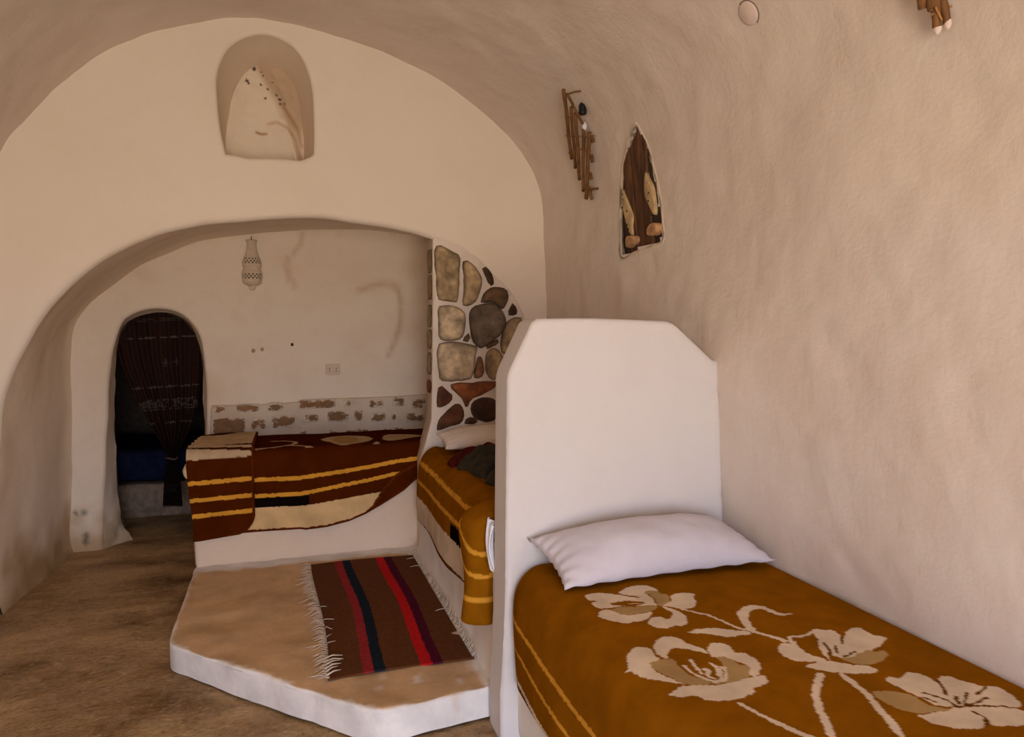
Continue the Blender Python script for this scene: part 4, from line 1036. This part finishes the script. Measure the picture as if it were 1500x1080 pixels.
for nm, pts, mt, th_ in (('pale_insert', [(100, 500), (120, 540), (140, 620), (162, 700), (150, 780), (148, 850), (125, 830), (108, 760), (95, 640)], 'bone', .035),
                    ('pale_insert', [(285, 365), (300, 420), (325, 480), (332, 560), (325, 690), (310, 690), (285, 620), (265, 560), (270, 450)], 'bone', .035),
                    ('packing_stone', [(120, 855), (170, 850), (180, 885), (140, 935), (110, 940), (108, 890)], 'ochre', .05),
                    ('packing_stone', [(300, 762), (350, 757), (356, 808), (320, 846), (274, 850), (268, 815)], 'ochre', .05)):
    p = catmull(spx(pts), 3, True)
    V, Fc, d = slab(p, lambda u, v, w: np.stack([xw(u, v)+.030-w, u, v], 1), th_, .006, .02, .004, pts[0][0]*.1)
    obj(nm, local(V, ws2), Fc, mt, ws2)
parts = []
for x, y in ((95, 640), (100, 690), (105, 740), (118, 770), (125, 800), (128, 665), (300, 530), (305, 690), (105, 580), (108, 540), (290, 590)):
    p = spx([(x, y)])[0]; V, Fc = tube([(xw(*p)-.008, p[0], p[1]), (xw(*p)+.012, p[0], p[1])], .0045, 6)
    obj('nail', local(V, ws2), Fc, 'black', ws2)

# cane wall lamps: a fan of tied canes hung under the vault, small black lamp holder behind
def near_vault(x, y, d):
    p, nr = on_vault(x, y); v = (CO-p)/np.linalg.norm(CO-p); return p+v*d
def cane_lamp(label, canes, sticks, cords, foot):
    o_ = near_vault(*foot, .0)
    t = thing('cane_wall_lamp', label, 'lamp', tuple(o_), 'cane lamps on the right wall')
    def rod(name, a, b_, r, mat, parent=t, n=12, cap=True):
        a, b_ = np.array(a)-o_*(parent is t or True), np.array(b_)-o_
        s_ = np.linspace(0, 1, n)[:, None]; pth = a*(1-s_)+b_*s_+.002*np.sin(s_*9+a[0]*50)*np.array([1, .6, 0])
        V, Fc = tube(pth, r*(1+.07*np.sin(s_[:, 0]*22+a[2]*30)), 10); return obj(name, V, Fc, mat, parent), pth
    for x0_, y0_, d0, x1_, y1_, d1, r in canes:
        c, pth = rod('cane', near_vault(x0_, y0_, d0), near_vault(x1_, y1_, d1), r, 'cane')
        dr = pth[-1]-pth[-2]; dr /= np.linalg.norm(dr)
        V, Fc = tube([pth[-1]-dr*.001, pth[-1]+dr*.002], r*.85, 10); obj('cut_end', V, Fc, 'cane_end', c)
    for x0_, y0_, d0, x1_, y1_, d1, r in sticks:
        rod('cross_stick', near_vault(x0_, y0_, d0), near_vault(x1_, y1_, d1), r, 'cane')
    for x0_, y0_, d0, x1_, y1_, d1 in cords:
        rod('binding', near_vault(x0_, y0_, d0), near_vault(x1_, y1_, d1), .0026, 'cord', n=6)
    return t, o_
L1, o1 = cane_lamp('fan of tied brown canes with a black lamp holder, beside the old wooden shutter',
  [(826, 132, .13, 837, 232, .13, .0095), (836, 157, .115, 843, 246, .11, .008), (843, 166, .10, 849, 263, .09, .0095), (855, 188, .07, 854, 280, .07, .0085), (863, 194, .055, 859, 291, .055, .0105), (831, 138, .12, 853, 181, .08, .007),
   (866, 198, .03, 869, 209, .03, .009), (866, 226, .03, 868, 237, .03, .009), (864, 253, .03, 867, 263, .03, .008), (863, 274, .045, 867, 292, .045, .008)],
  [(829, 138, .115, 851, 133, .0, .0045), (858, 279, .07, 877, 276, .0, .006)],
  [(827, 171, .145, 836, 172, .125), (829, 199, .145, 851, 202, .09), (840, 199, .11, 856, 200, .085), (832, 224, .145, 846, 226, .12), (845, 218, .105, 866, 222, .06), (854, 202, .075, 872, 199, .02), (855, 276, .085, 868, 274, .045)], (877, 279))
pr_ = resample(np.array([(.001, 0), (.017, .0), (.019, .006), (.019, .045), (.013, .052), (.010, .06), (.001, .062)]), n=20); th_ = np.arange(20)*2*math.pi/20
P = np.stack([pr_[:, :1]*np.cos(th_), pr_[:, :1]*np.sin(th_), pr_[:, 1:]+0*th_], -1).reshape(-1, 3)
hp = near_vault(853.5, 168, .06)-o1
obj('lamp_holder', P+hp, gfaces(20, 20, True), 'black', L1)
V, Fc = tube([hp+[0, 0, .06], hp+[.005, 0, .085], hp+[.02, .01, .10], near_vault(857, 140, .0)-o1], .0028, 6); obj('wire', V, Fc, 'steel', L1)
V, Fc = ball(near_vault(856, 185, .05)-o1, (.013, .013, .022), 9); obj('bulb', V, Fc, 'sheet', L1)
L2, o2 = cane_lamp('bundle of tied canes high on the wall above the flowered bed',
  [(1343, -150, .06, 1351, 12, .07, .011), (1350, -110, .05, 1369, 14, .055, .015), (1366, -60, .05, 1373, 40, .05, .0105), (1372, -50, .035, 1388, 34, .03, .0095), (1330, -190, .09, 1336, -30, .09, .010)],
  [(1330, -60, .09, 1398, -66, .0, .007)], [(1364, 22, .07, 1394, 9, .02), (1370, 10, .075, 1380, 30, .055), (1340, -20, .085, 1372, -24, .06)], (1396, 30))
for x_, y_, d_, r_ in ((1373.5, 41, .052, .0098), (1388.5, 34, .032, .0088)):
    V, Fc = ball(near_vault(x_, y_, d_)-o2, (r_, r_, r_*1.7), 9); obj('whittled_tip', V, Fc, 'cover', L2)
